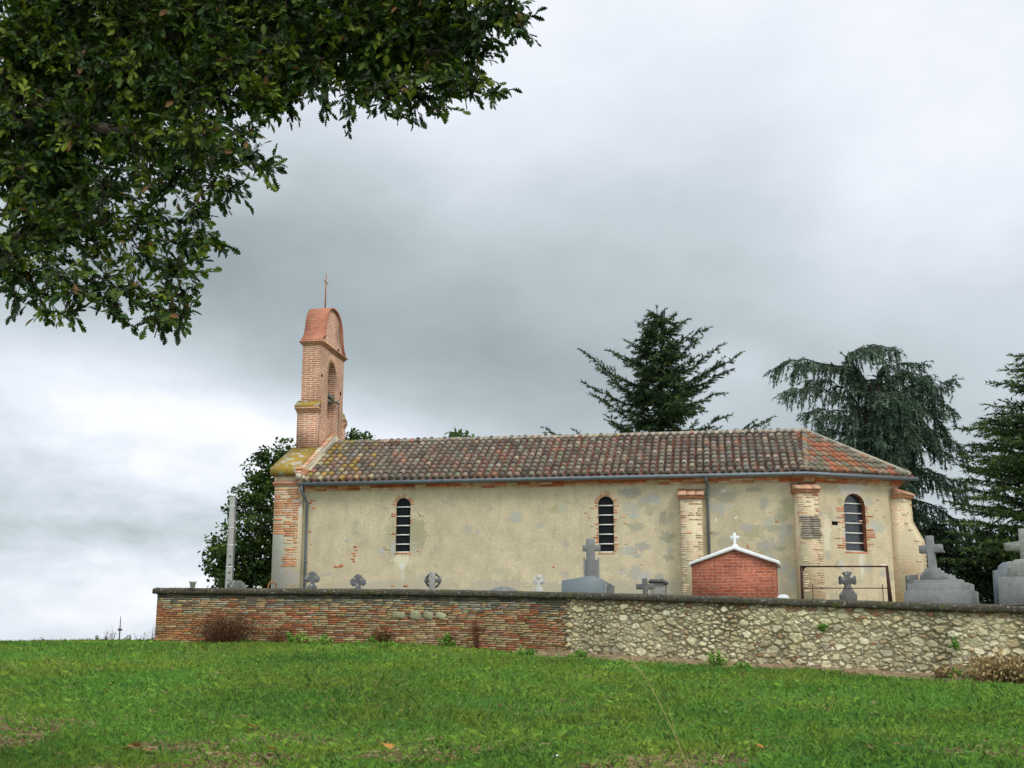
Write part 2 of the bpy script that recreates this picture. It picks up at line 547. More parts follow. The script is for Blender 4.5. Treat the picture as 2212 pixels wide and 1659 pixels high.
def vnoise(x, y, seed=0, scale=1.0):
    """smooth value noise on arrays, 0..1"""
    g = np.random.default_rng(seed).random((64, 64))
    x, y = x * scale + 500, y * scale + 500
    xi, yi = np.floor(x).astype(int), np.floor(y).astype(int)
    fx, fy = x - xi, y - yi
    fx, fy = fx * fx * (3 - 2 * fx), fy * fy * (3 - 2 * fy)
    a, b = g[xi % 64, yi % 64], g[(xi + 1) % 64, yi % 64]
    c, d = g[xi % 64, (yi + 1) % 64], g[(xi + 1) % 64, (yi + 1) % 64]
    return (a * (1 - fx) + b * fx) * (1 - fy) + (c * (1 - fx) + d * fx) * fy

# ------------------------------------------------------------------ terrain
G = 0.75                                   # level of the churchyard
WALL = [(-9.49, 33.9, 1.46, .08), (-7.42, 33.5, 1.43, .04), (-2.33, 32.4, 1.36, -.05), (1.34, 30.8, 1.22, -.23),
        (3.1, 29.4, 1.12, -.39), (8.65, 26.5, .83, -.67), (10.28, 25.5, .74, -.77), (17.0, 21.6, .45, -1.1)]
BACK = (-12.9, 53.0)


def wall_y(X):
    return np.interp(X, [w[0] for w in WALL], [w[1] for w in WALL])


def smax(a, b, k):
    h = np.clip(.5 + .5 * (a - b) / k, 0, 1)
    return b * (1 - h) + a * h + k * h * (1 - h)


def ground_z(X, Y):
    X, Y = np.asarray(X, float), np.asarray(Y, float)
    pl = -2.84 - .0074 * X + .0842 * Y
    pl = -smax(-pl, -(.0 + .05 * np.clip((X + 14) / 5, 0, 1)) + 0 * X, .25)  # cap at the crest
    z = smax(pl, -1.5 + 0 * X, .5)
    d = np.clip(Y - 36.5, 0, None)
    z = z - np.minimum(.012 * d ** 2, .35 * d) * np.clip(1 - d / 400, .12, 1)
    z = np.maximum(z, -26 + 0 * z)
    z = z + (vnoise(X, Y, 3, .35) - .5) * .10 + (vnoise(X, Y, 4, 1.3) - .5) * .03
    return z


def make_field():
    ys = np.concatenate([np.linspace(-30, 10, 14), np.arange(10.5, 40, .35), np.linspace(41, 80, 26), np.geomspace(90, 6000, 26)])
    xs = np.concatenate([-np.geomspace(6000, 22, 24), np.arange(-21, 22, .4), np.geomspace(22, 6000, 24)])
    XX, YY = np.meshgrid(xs, ys)
    ZZ = ground_z(XX, YY)
    V = np.stack([XX, YY, ZZ], -1).reshape(-1, 3)
    ny, nx = XX.shape
    i = np.arange(ny - 1)[:, None] * nx + np.arange(nx - 1)[None]
    q = np.stack([i, i + 1, i + nx + 1, i + nx], -1).reshape(-1, 4)
    m = material('meadow', (.085, .16, .03), .95, mott=((.25, .2), (1.6, .25), (14, .3)),
                 stains=(((.13, .18, .035), .9, .54, .12, .5), ((.17, .13, .055), 3.5, .66, .1, .6)), bump=.8, bump_scale=30, spec=.1)
    o = np_mesh('field', V, q, np.full(len(q), 4), None, m, None, True)
    tag(o, 'green sloping meadow in front of the churchyard wall', 'ground', kind='structure')


make_field()


def make_churchyard():
    pts = [(w[0], w[1] + .05) for w in WALL] + [(40, 21), (60, 90), (-12.0, 90), BACK]
    mb = MB()
    mb.add([(x, y, G) for x, y in pts] + [(x, y, -6) for x, y in pts],
           [tuple(range(len(pts)))] + [(i, (i + 1) % len(pts), len(pts) + (i + 1) % len(pts), len(pts) + i) for i in range(len(WALL), len(pts) - 1)])
    m = material('churchyard_gravel', (.22, .20, .15), .95, mott=((.6, .2), (20, .3)), stains=(((.07, .11, .025), .5, .5, .2, .8),), bump=.6)
    tag(mb.build('churchyard_ground', m, recalc=False), 'gravel and grass ground of the churchyard behind the wall', 'ground', kind='structure')


make_churchyard()

# ------------------------------------------------------------------ church (local axes: x along the nave eastwards, y into depth, z up)
TH = R(9.055)
L0 = Vector((-6.7675, 39.9208, G))
church = empty('church', L0, 'small cream-rendered country church with brick bell gable and grey-brown tiled roof', 'church', rz=-TH)
A3 = Vector((math.cos(TH), -math.sin(TH), 0))
B3 = Vector((math.sin(TH), math.cos(TH), 0))
OFF = (0, 0, -G)


def CB():
    return MB(OFF)


E0, E1, E2, E3, E4, E5 = (0, 0), (15.83, 0), (19.1, 1.82), (19.1, 5.68), (15.83, 7.5), (0, 7.5)
RID = (16.1, 3.75)
EZ, RZ = 5.05, 6.9


def inset(poly, d):
    out = []
    n = len(poly)
    for i in range(n):
        p0, p1, p2 = Vector(poly[i - 1]), Vector(poly[i]), Vector(poly[(i + 1) % n])
        a, b = (p1 - p0).normalized(), (p2 - p1).normalized()
        na, nb = Vector((-a.y, a.x)), Vector((-b.y, b.x))
        k = (na + nb)
        out.append(p1 + k * (d / (1 + na.dot(nb))))
    return out


EAVE = [E0, E1, E2, E3, E4, E5]
WP = inset(EAVE, .35)
WP[0].x = WP[5].x = 0.0
WTOP = 5.0


def arch_pts(uc, w, zs, zt, n=8):
    r = w / 2
    return [(uc + r * math.cos(math.pi * k / n), zt - r + r * math.sin(math.pi * k / n)) for k in range(n + 1)]


def wall_face(mb, p0, t, n, u0, u1, z0, z1, ops, depth, tint=(1, 1, 1)):
    """a wall sheet with arched openings (uc, width, sill, top) and their reveals; n points outwards"""
    p0, t, n = Vector(p0), Vector(t), Vector(n)

    def P(u, z, d=0):
        q = p0 + t * u - n * d
        return (q.x, q.y, z)
    x = u0
    for uc, w, zs, zt in ops:
        l, r = uc - w / 2, uc + w / 2
        mb.add([P(x, z0), P(l, z0), P(l, z1), P(x, z1)], [(0, 1, 2, 3)], tint)
        mb.add([P(l, z0), P(r, z0), P(r, zs), P(l, zs)], [(0, 1, 2, 3)], tint)
        ar = arch_pts(uc, w, zs, zt)
        for (ua, za), (ub, zb) in zip(ar, ar[1:]):
            mb.add([P(ub, zb), P(ua, za), P(ua, z1), P(ub, z1)], [(0, 1, 2, 3)], tint)
        if depth:
            ol = [(l, zs), (r, zs)] + ar
            ol = [q for i, q in enumerate(ol) if i == 0 or q != ol[i - 1]]
            for (ua, za), (ub, zb) in zip(ol, ol[1:] + ol[:1]):
                if abs(ua - ub) + abs(za - zb) < 1e-6:
                    continue
                mb.add([P(ua, za), P(ub, zb), P(ub, zb, depth), P(ua, za, depth)], [(0, 1, 2, 3)], tint)
        x = r
    mb.add([P(x, z0), P(u1, z0), P(u1, z1), P(x, z1)], [(0, 1, 2, 3)], tint)


def brick_red():
    return jit(random.choice([(.50, .17, .075), (.56, .24, .12), (.46, .15, .06), (.55, .30, .18)]), .2)


def in_face(x, y, i):
    """(u, z) on wall i (between WP[i] and WP[i+1]) of the point seen in direction (x, y)"""
    p, q = WP[i], WP[i + 1]
    t2 = (q - p).normalized()
    t = A3 * t2.x + B3 * t2.y
    n = Vector((t.y, -t.x, 0))
    o = L0 + A3 * p.x + B3 * p.y
    r = ray(x, y)
    k = o.dot(n) / Vector((r.x, r.y, 0)).dot(n)
    h = r * k
    return (h - o).dot(t), h.z


W3a, W3b = in_face(1828, 1191, 1), in_face(1867, 1067, 1)
W3 = ((W3a[0] + W3b[0]) / 2, W3b[0] - W3a[0], W3a[1], W3b[1])
OPS0 = [(3.30, .47, 2.80, 4.53), (9.74, .48, 2.73, 4.47)]


def dirs(i):
    p, q = WP[i], WP[(i + 1) % 6]
    t = (q - p).normalized()
    return p, t, Vector((t.y, -t.x)), (q - p).length


def join_into(o, other):
    """surface brickwork becomes part of the mesh it lies on, with a material slot of its own"""
    bm = bmesh.new()
    bm.from_mesh(o.data)
    n = len(bm.faces)
    bm.from_mesh(other.data)
    bm.faces.ensure_lookup_table()
    o.data.materials.append(other.data.materials[0])
    k = len(o.data.materials) - 1
    for f in bm.faces[n:]:
        f.material_index = k
    bm.to_mesh(o.data)
    bm.free()
    bpy.data.objects.remove(other)


def church_walls():
    mb = CB()
    for i in range(5):
        p, t, n, ln = dirs(i)
        ops = OPS0 if i == 0 else [W3] if i == 1 else []
        wall_face(mb, (p.x, p.y, 0), (t.x, t.y, 0), (n.x, n.y, 0), 0, ln, .6, WTOP, ops, .10 if i == 0 else .21)
    w = mb.build('nave_wall', M['stucco'], church, recalc=False)

    # exposed bricks, a sub-part of the wall: window jambs, arches, stray bricks where the render has fallen
    bb = CB()

    def brick(i, u, z, ln, h=.048, ang=0.0, tint=None, proud=.006):
        p, t, n, _ = dirs(i)
        c = Vector((p.x + t.x * u, p.y + t.y * u, z))
        t3, n3 = Vector((t.x, t.y, 0)), Vector((n.x, n.y, 0))
        up = Vector((0, 0, 1))
        ax = t3 * math.cos(ang) + up * math.sin(ang)
        az = up * math.cos(ang) - t3 * math.sin(ang)
        bb.obox(c + n3 * (proud - .03), ax, n3, az, ln / 2, .03, h / 2, tint or brick_red())
    for i, (uc, w_, zs, zt), dens in ((0, OPS0[0], .35), (0, OPS0[1], .6), (1, W3, .8)):
        r = w_ / 2
        z = zs + .04
        while z < zt - r:
            for s in (-1, 1):
                low = (z - zs) / (zt - zs)
                pr = dens if i or uc > 5 else (dens if low > .45 else .05)
                if random.random() < pr:
                    ln = random.uniform(.04, .16) if not i else random.choice([.08, .1, .26, .3])
                    brick(i, uc + s * (r + ln / 2 + .004), z, ln, random.uniform(.035, .05))
                if random.random() < .10:
                    brick(i, uc + s * (r + random.uniform(.15, .4)), z, random.uniform(.06, .2), .035, tint=jit((.58, .36, .22)))
            z += .07
        if i == 0:
            for k in range(13):
                a = math.pi * (k + .5) / 13
                ln = random.uniform(.07, .15)
                if random.random() < .9:
                    brick(i, uc + (r + ln / 2 + .004) * math.cos(a), zt - r + (r + ln / 2 + .004) * math.sin(a), ln, .04, a)
        brick(i, uc, zs - .03, w_ * 1.1, .04)
    for u, z, ln in ((1.75, 3.0, .12), (1.78, 2.9, .1), (1.7, 2.8, .14), (1.75, 2.72, .1), (1.68, 2.62, .12), (1.72, 2.55, .08), (1.2, 2.38, .26), (1.32, 2.42, .12),
                     (2.05, 1.85, .2), (3.0, 1.78, .1), (3.42, 1.76, .14), (.3, 4.5, .2), (.22, 4.42, .14), (.36, 4.25, .12), (.25, 3.5, .08), (.3, 3.1, .06), (8.1, 2.3, .06),
                     (12.95, 3.3, .1), (14.0, 2.9, .05), (14.03, 2.84, .05), (14.9, 3.6, .08), (13.6, 3.0, .12)):
        brick(0, u, z, ln, .05)
    for k in range(16):
        brick(0, random.uniform(10, 15.6), random.uniform(1.8, 4.6), random.uniform(.04, .1), .03, tint=jit((.56, .36, .22)))
    for k in range(9):
        brick(1, random.uniform(.3, 3.0), random.uniform(1.6, 4.6), random.uniform(.04, .14), .035, tint=jit((.56, .34, .2)))
    join_into(w, bb.build('exposed_bricks', M['brickbits']))

    # grey repairs and bare patches with outlines of their own
    pts = []

    def blob(i, u, z, ru, rz, c):
        p, t, n, _ = dirs(i)
        pts.append(((p.x + t.x * u, p.y + t.y * u, z - G), ru * 1.15, rz * 1.15, c, .8))
    grey, olive, whit, bluish = (.40, .38, .31), (.37, .34, .20), (.66, .64, .56), (.42, .42, .38)
    for u, z, ru, rz, c in ((3.74, 3.38, .30, .50, (.33, .305, .19)), (2.96, 3.25, .22, .46, (.34, .315, .20)), (2.98, 2.95, .07, .2, bluish), (3.68, 2.95, .08, .18, grey), (3.25, 2.55, .26, .16, (.63, .56, .40)), (3.3, 2.35, .08, .1, whit),
                            (3.32, 2.05, .035, .3, (.62, .57, .45)), (2.6, 2.85, .08, .09, bluish), (5.4, 3.55, .12, .12, grey), (5.7, 3.4, .07, .06, grey), (6.9, 3.85, .16, .15, bluish), (8.2, 4.1, .2, .11, olive), (8.4, 4.1, .12, .09, grey),
                            (10.6, 3.85, .15, .08, bluish), (10.9, 4.2, .22, .08, olive), (11.3, 4.3, .1, .1, bluish), (10.6, 2.1, .25, .2, grey), (10.9, 1.95, .2, .18, bluish), (10.2, 2.15, .12, .12, grey),
                            (.9, 1.75, .16, .12, olive), (2.3, 1.85, .14, .09, bluish), (1.5, 3.2, .1, .05, grey), (7.7, 3.6, .1, .07, grey), (8.5, 3.0, .08, .08, grey),
                            (13.4, 4.1, .2, .12, grey), (14.6, 4.2, .16, .14, grey), (14.2, 3.3, .25, .2, olive), (13.6, 2.7, .16, .12, grey), (14.5, 2.7, .2, .14, olive), (15.1, 3.3, .18, .25, grey), (14.9, 2.2, .3, .16, grey),
                            (15.3, 4.0, .2, .2, olive), (13.2, 2.2, .12, .1, grey), (15.4, 1.9, .2, .3, grey), (13.4, 4.55, .12, .05, whit), (13.1, 3.7, .04, .06, whit), (13.7, 3.75, .05, .04, whit)):
        blob(0, u, z, ru, rz, jit(c, .08))
    uc = W3[0]
    for u, z, ru, rz, c in ((uc - .1, W3[3] + .18, .42, .22, (.55, .53, .46)), (uc + .15, W3[2] - .35, .07, .33, (.62, .58, .48)), (.55, 3.85, .07, .12, bluish), (.75, 3.2, .12, .5, (.63, .56, .42)), (2.35, 4.3, .12, .12, grey), (2.5, 3.5, .16, .2, bluish),
                            (2.2, 2.3, .15, .12, grey), (1.1, 2.3, .12, .14, olive), (2.7, 2.1, .14, .1, grey), (2.75, 2.35, .10, .025, whit), (.4, 3.38, .18, .06, whit)):
        blob(1, u, z, ru, rz, jit(c, .08))
    for k in range(44):      # the scuffed render near the apse and along the foot
        blob(0, random.uniform(10.2, 15.7), random.uniform(1.7, 4.6), random.uniform(.06, .26), random.uniform(.06, .20), jit(random.choice((grey, (.33, .31, .22), (.36, .35, .30))), .1))
    for k in range(9):
        blob(0, random.uniform(.3, 10), random.uniform(1.75, 2.3), random.uniform(.06, .22), random.uniform(.05, .14), jit(random.choice((grey, (.46, .41, .30), whit)), .1))
    for k in range(15):      # damp rising at the foot
        blob(0, .4 + k * 1.06 + random.uniform(-.3, .3), 1.62 + random.uniform(-.05, .12), random.uniform(.5, .9), random.uniform(.14, .30), (.42, .375, .275))
    for k in range(14):
        blob(1, random.uniform(.2, 3.2), random.uniform(1.6, 4.7), random.uniform(.05, .2), random.uniform(.05, .18), jit(random.choice((grey, olive, bluish)), .1))
    add_patches(M['stucco'], pts)
    # putlog hole beside the apse window
    hb = CB()
    p, t, n, _ = dirs(1)
    hu, hz = in_face(1803, 1130, 1)
    hb.obox((p.x + t.x * hu, p.y + t.y * hu, hz), (t.x, t.y, 0), (n.x, n.y, 0), (0, 0, 1), .10, .012, .055)
    hb.build('putlog_hole', M['black'], w)


church_walls()


def church_windows():
    for i, (uc, w, zs, zt), dep, gl in ((0, OPS0[0], .085, 'glass_dark'), (0, OPS0[1], .085, 'glass_dark'), (1, W3, .20, 'glass')):
        p, t, n, _ = dirs(i)
        p3, t3, n3 = Vector((p.x, p.y, 0)), Vector((t.x, t.y, 0)), Vector((n.x, n.y, 0))
        fr = CB()
        out = [(uc - w / 2, zs), (uc + w / 2, zs)] + arch_pts(uc, w, zs, zt, 12)
        out = [q for k, q in enumerate(out) if k == 0 or q != out[k - 1]]
        # thin metal frame following the arch
        for (ua, za), (ub, zb) in zip(out, out[1:] + out[:1]):
            if abs(ua - ub) + abs(za - zb) < 1e-6:
                continue
            a, b = p3 + t3 * ua - n3 * (dep - .02), p3 + t3 * ub - n3 * (dep - .02)
            fr.tube([(a.x, a.y, za), (b.x, b.y, zb)], .014, 4)
        win = fr.build('window', M['iron'], church)
        if i == 1:     # brick-lined reveal of the apse window
            lb = CB()
            q = [(uc + (u - uc) * .985, zs + (z - zs) * .995 + .004) for u, z in out]
            for (ua, za), (ub, zb) in zip(q, q[1:] + q[:1]):
                if abs(ua - ub) + abs(za - zb) < 1e-6:
                    continue
                nn = max(1, int(math.hypot(ub - ua, zb - za) / .075))
                for k in range(nn):
                    f0, f1 = k / nn, (k + .93) / nn
                    pp = [(ua + (ub - ua) * f, za + (zb - za) * f) for f in (f0, f1)]
                    v = [p3 + t3 * pp[a][0] - n3 * dd + Vector((0, 0, pp[a][1])) for a, dd in ((0, .004), (1, .004), (1, dep - .03), (0, dep - .03))]
                    lb.add(v, [(0, 1, 2, 3)], jit(random.choice([(.26, .085, .045), (.33, .12, .06), (.20, .07, .045)]), .2))
            lb.build('reveal_bricks', M['brickbits'], win, recalc=False)
        gb = CB()
        gb.add([tuple(p3 + t3 * u - n3 * dep + Vector((0, 0, z))) for u, z in out], [tuple(range(len(out)))])
        gb.build('pane', M[gl], win, recalc=False)
        for fz in (.012, .155, .325, .495, .665, .835):
            bar = CB()
            z = zs + fz * (zt - zs)
            c = p3 + t3 * uc - n3 * (dep - .035) + Vector((0, 0, z))
            hw = w / 2 if fz < .8 else w / 2 * .99
            bar.obox(c, t3, n3, (0, 0, 1), hw, .012, .017)
            bar.build('glazing_bar', M['bar'], win)


church_windows()


def church_trim():
    # brick cornice under the eaves: two oversailing courses
    for (z0, z1, d) in ((4.80, 4.865, .05), (4.868, 4.94, .11), (4.943, 5.0, .17)):
        mb = CB()
        for i in (0, 1, 2, 3, 4):
            outp = inset(EAVE, .35 - d)
            outp[0].x = outp[5].x = .04
            a, b = outp[i], outp[i + 1]
            p, q = WP[i], WP[i + 1]
            ln = (b - a).length
            nb = max(1, int(ln / .36))
            for k in range(nb):
                f0, f1 = k / nb, (k + 1) / nb
                pts = [a.lerp(b, f0), a.lerp(b, f1), p.lerp(q, f1), p.lerp(q, f0)]
                v = [(x.x, x.y, z0) for x in pts] + [(x.x, x.y, z1) for x in pts]
                c = brick_red() if random.random() < (.75 if d > .06 else .45) else jit((.58, .42, .26))
                mb.add(v, [(0, 1, 2, 3), (4, 7, 6, 5), (0, 4, 5, 1), (1, 5, 6, 2), (2, 6, 7, 3), (3, 7, 4, 0)], c)
        mb.build('cornice', M['brickbits'], church)
    # gutter
    gp = inset(EAVE, -.05)
    gl = [(-.08, -.05), (gp[1].x, gp[1].y)]
    d = (gp[2] - gp[1]).normalized()
    e = gp[2] + d * .22
    mb = CB()
    mb.tube([(-.08, -.05, 4.985), (8, -.05, 4.995), (gp[1].x, gp[1].y, 5.0), (e.x, e.y, 5.0)], .066, 10)
    g = mb.build('gutter', M['zinc'], church, smooth=True)
    for a in np.arange(.6, 15.5, 1.35):
        br = CB()
        br.tube([(a, .03, 5.045), (a, -.05, 5.06), (a, -.13, 5.02), (a, -.12, 4.95)], .007, 4)
        br.build('gutter_bracket', M['zinc'], g)
    for a0 in (.12, 12.86):
        mb = CB()
        mb.tube([(a0 - .08, -.05, 4.98), (a0 - .08, -.05, 4.78), (a0, .12, 4.55), (a0 + .02, .27, 4.4), (a0 + .02, .28, 3.0), (a0 + .02, .28, G - .05)] if a0 < 1 else
                [(a0 - .02, -.05, 4.98), (a0 - .02, -.05, 4.86), (a0, .25, 4.74), (a0, .28, 4.6), (a0, .28, G - .05)], .043, 8)
        dpo = mb.build('downpipe', M['zinc'], church, smooth=True)
        for z in (4.35, 2.55, 1.5):
            cl = CB()
            cl.tube([(a0 + (.02 if a0 < 1 else 0), .28, z - .03), (a0 + (.02 if a0 < 1 else 0), .28, z + .03)], .055, 8)
            cl.build('pipe_collar', M['zinc'], dpo, smooth=True)


church_trim()


def buttress(P, n, w, prof, cap_z, mat='buttress', bare=1.0):
    """P: foot on the wall (a,b); n: outward direction; prof: (projection, z) from the bottom up"""
    P, n = Vector((P[0], P[1], 0)), Vector((n[0], n[1], 0)).normalized()
    t = Vector((-n.y, n.x, 0))
    mb = CB()
    poly = [(-.25, prof[0][1])] + list(prof) + [(-.25, prof[-1][1])]
    mb.prism(poly, P - t * (w / 2), n, (0, 0, 1), t * w)
    b = mb.build('buttress', M[mat], church)
    # ragged facing bricks down the edges
    rb = CB()
    z = prof[0][1] + .9
    while z < prof[-1][1] - .05:
        pj = np.interp(z, [q[1] for q in prof], [q[0] for q in prof])
        hi = (z - 3.3) / 1.0
        for s in (-1, 1):
            if random.random() < .6 * bare:
                ln = random.uniform(.08, .2)
                c = P + n * (pj - .03) + t * (s * (w / 2 - ln / 2 + .006)) + Vector((0, 0, z))
                col = tuple(x * .85 for x in brick_red()) if random.random() < hi * .45 * bare else jit((.55, .43, .285), .1)
                rb.obox(c, t, n, (0, 0, 1), ln / 2, .042, .021, col)
        if random.random() < max(.10, hi * .8) * bare:
            ln = random.uniform(.12, .3)
            c = P + n * (pj - .03) + t * random.uniform(-w / 3, w / 3) + Vector((0, 0, z))
            rb.obox(c, t, n, (0, 0, 1), ln / 2, .037, .02, brick_red() if random.random() < .35 else jit((.50, .36, .24)))
        z += .068
    join_into(b, rb.build('facing_bricks', M['brickbits']))
    # cap: oversailing brick course and a sloping slab of flat tiles
    cb = CB()
    pt = prof[-1][0]
    cb.prism([(-.1, cap_z), (pt + .07, cap_z), (pt + .07, cap_z + .07), (-.1, cap_z + .07)], P - t * (w / 2 + .05), n, (0, 0, 1), t * (w + .1), jit((.50, .22, .11), .1))
    nt = 3
    for k in range(nt):
        ww = (w + .16) / nt
        cb.prism([(-.02, cap_z + .075), (pt + .12, cap_z + .075), (pt + .12, cap_z + .13), (-.02, cap_z + .33 + random.uniform(-.02, .02))], P - t * ((w + .16) / 2) + t * (ww * k + .004), n, (0, 0, 1), t * (ww - .008), jit((.52, .30, .19), .12))
    cb.build('buttress_cap', M['brickbits'], b)
    return b


n1 = dirs(1)[2]
n0 = Vector((0, -1))
n2 = dirs(2)[2]
buttress((12.36, .35), (0, -1), .64, [(.42, .6), (.40, 2.6), (.36, 4.32)], 4.32)
b2 = buttress((WP[1].x, WP[1].y), n0 + n1, .62, [(.60, .6), (.58, 3.0), (.55, 3.45), (.40, 3.85), (.38, 4.44)], 4.44)
buttress((WP[2].x, WP[2].y), n1 + n2, .60, [(.66, .6), (.64, 2.95), (.62, 3.1), (.30, 3.7), (.28, 4.42)], 4.42, bare=.3)


def eroded(b):
    P, n = Vector((WP[1].x, WP[1].y, 0)), Vector((*(n0 + n1), 0)).normalized()
    t = Vector((-n.y, n.x, 0))
    eb = CB()
    z = 3.08
    while z < 3.74:
        pj = np.interp(z, [3.0, 3.45, 3.85], [.58, .55, .40])
        for s in (-.16, .14):
            ln = random.uniform(.25, .33)
            eb.obox(P + n * (pj - .02 + random.uniform(0, .04)) + t * (s + random.uniform(-.03, .03)) + Vector((0, 0, z)), t, n, (0, 0, 1), ln / 2, .05, .022, jit((.27, .24, .19), .25))
        z += .068
    join_into(b, eb.build('eroded_bricks', M['brickbits']))


eroded(b2)


# ------------------------------------------------------------------ facade wall and bell gable
def facade():
    mb = CB()
    prof = [(.22, .6), (.22, 5.30), (2.05, 6.25), (3.75, 6.7), (5.45, 6.25), (7.28, 5.30), (7.28, .6)]
    mb.prism(prof, (-.95, 0, 0), (0, 1, 0), (0, 0, 1), (.93, 0, 0))
    fw = mb.build('facade_wall', M['stucco'], church)
    bb = CB()
    # brick quoin of the south end, stone blocks lower down
    z = 4.93
    while z > 2.35:
        x = -.95
        k = (z - 2.35) / 2.6
        start = 0.0 if z > 3.42 else random.uniform(.25, .5)
        x += start
        end = -.12 if z < 4.3 else -.05
        while x < end:
            ln = random.choice([.22, .3, .34, .4])
            ln = min(ln, end - x)
            if ln > .05 and random.random() < (.9 if z > 3.2 else .7):
                pale = random.random() < .18
                c = jit((.62, .46, .34), .12) if pale else jit(random.choice([(.52, .21, .09), (.50, .18, .075), (.57, .30, .17)]), .15)
                bb.obox((x + ln / 2, .22, z), (1, 0, 0), (0, 1, 0), (0, 0, 1), ln / 2 - .008, .008, random.uniform(.021, .027), c)
            x += ln + .01
        z -= .074
    join_into(fw, bb.build('quoin_bricks', M['brickbits']))
    add_patches(M['stucco'], [(((x0 + x1) / 2, .22, (z0 + z1) / 2 - G), (x1 - x0) * .75, (z1 - z0) * .75, jit((.46, .44, .385), .06), .9)
                              for x0, x1, z0, z1 in ((-.95, -.62, 2.75, 3.32), (-.95, -.36, 2.38, 2.72), (-.95, -.5, 1.95, 2.3), (-.5, -.1, 1.9, 2.2), (-.95, -.5, 1.4, 1.9), (-.28, -.06, 4.3, 4.5), (-.25, -.05, 4.05, 4.2))])
    # moulded cornice at the head of the wall end
    for side in (0, 1):
        cb = CB()
        for z0, z1, d in ((4.97, 5.03, .03), (5.03, 5.10, .06), (5.10, 5.33, .015), (5.33, 5.42, .05), (5.42, 5.49, .09), (5.49, 5.56, .13)):
            y0, y1 = (.22 - d, 1.0) if side == 0 else (6.5, 7.28 + d)
            cb.box(-.95 - d, .0, y0, y1, z0 - .001, z1, jit((.52, .26, .15), .12) if z1 - z0 < .1 else jit((.60, .45, .32), .05))
        cb.build('cornice', M['brickbits'], fw)
    # mossy sloping shoulders
    for s in (0, 1):
        sh = CB()
        f = (lambda b: b) if s == 0 else (lambda b: 7.5 - b)
        sh.prism([(f(.07), 5.56), (f(2.12), 6.53), (f(2.12), 6.2), (f(.07), 5.3)], (-1.06, 0, 0), (0, 1, 0), (0, 0, 1), (.86, 0, 0))
        sh.build('shoulder_slope', M['mossy'], fw)
    # raised parapet along the roof edge
    pp = CB()
    for s in (0, 1):
        f = (lambda b: b) if s == 0 else (lambda b: 7.5 - b)
        pp.prism([(f(.0), 5.16), (f(.0), 5.34), (f(3.72), 7.22), (f(3.72), 6.6)], (-.19, 0, 0), (0, 1, 0), (0, 0, 1), (.16, 0, 0))
    pp.build('parapet', M['pale'], fw)
    pc = CB()
    for s in (0, 1):
        f = (lambda b: b) if s == 0 else (lambda b: 7.5 - b)
        nb = 16
        for k in range(nb):
            b0, b1 = 3.72 * k / nb, 3.72 * (k + 1) / nb - .01
            zz = lambda b: 5.345 + b * (7.22 - 5.34) / 3.72
            pc.prism([(f(b0), zz(b0)), (f(b1), zz(b1)), (f(b1), zz(b1) + .045), (f(b0), zz(b0) + .045)], (-.22, 0, 0), (0, 1, 0), (0, 0, 1), (.20, 0, 0), jit(random.choice([(.55, .33, .21), (.52, .26, .15), (.50, .42, .30)]), .12))
    pc.build('parapet_tiles', M['brickbits'], fw)


facade()


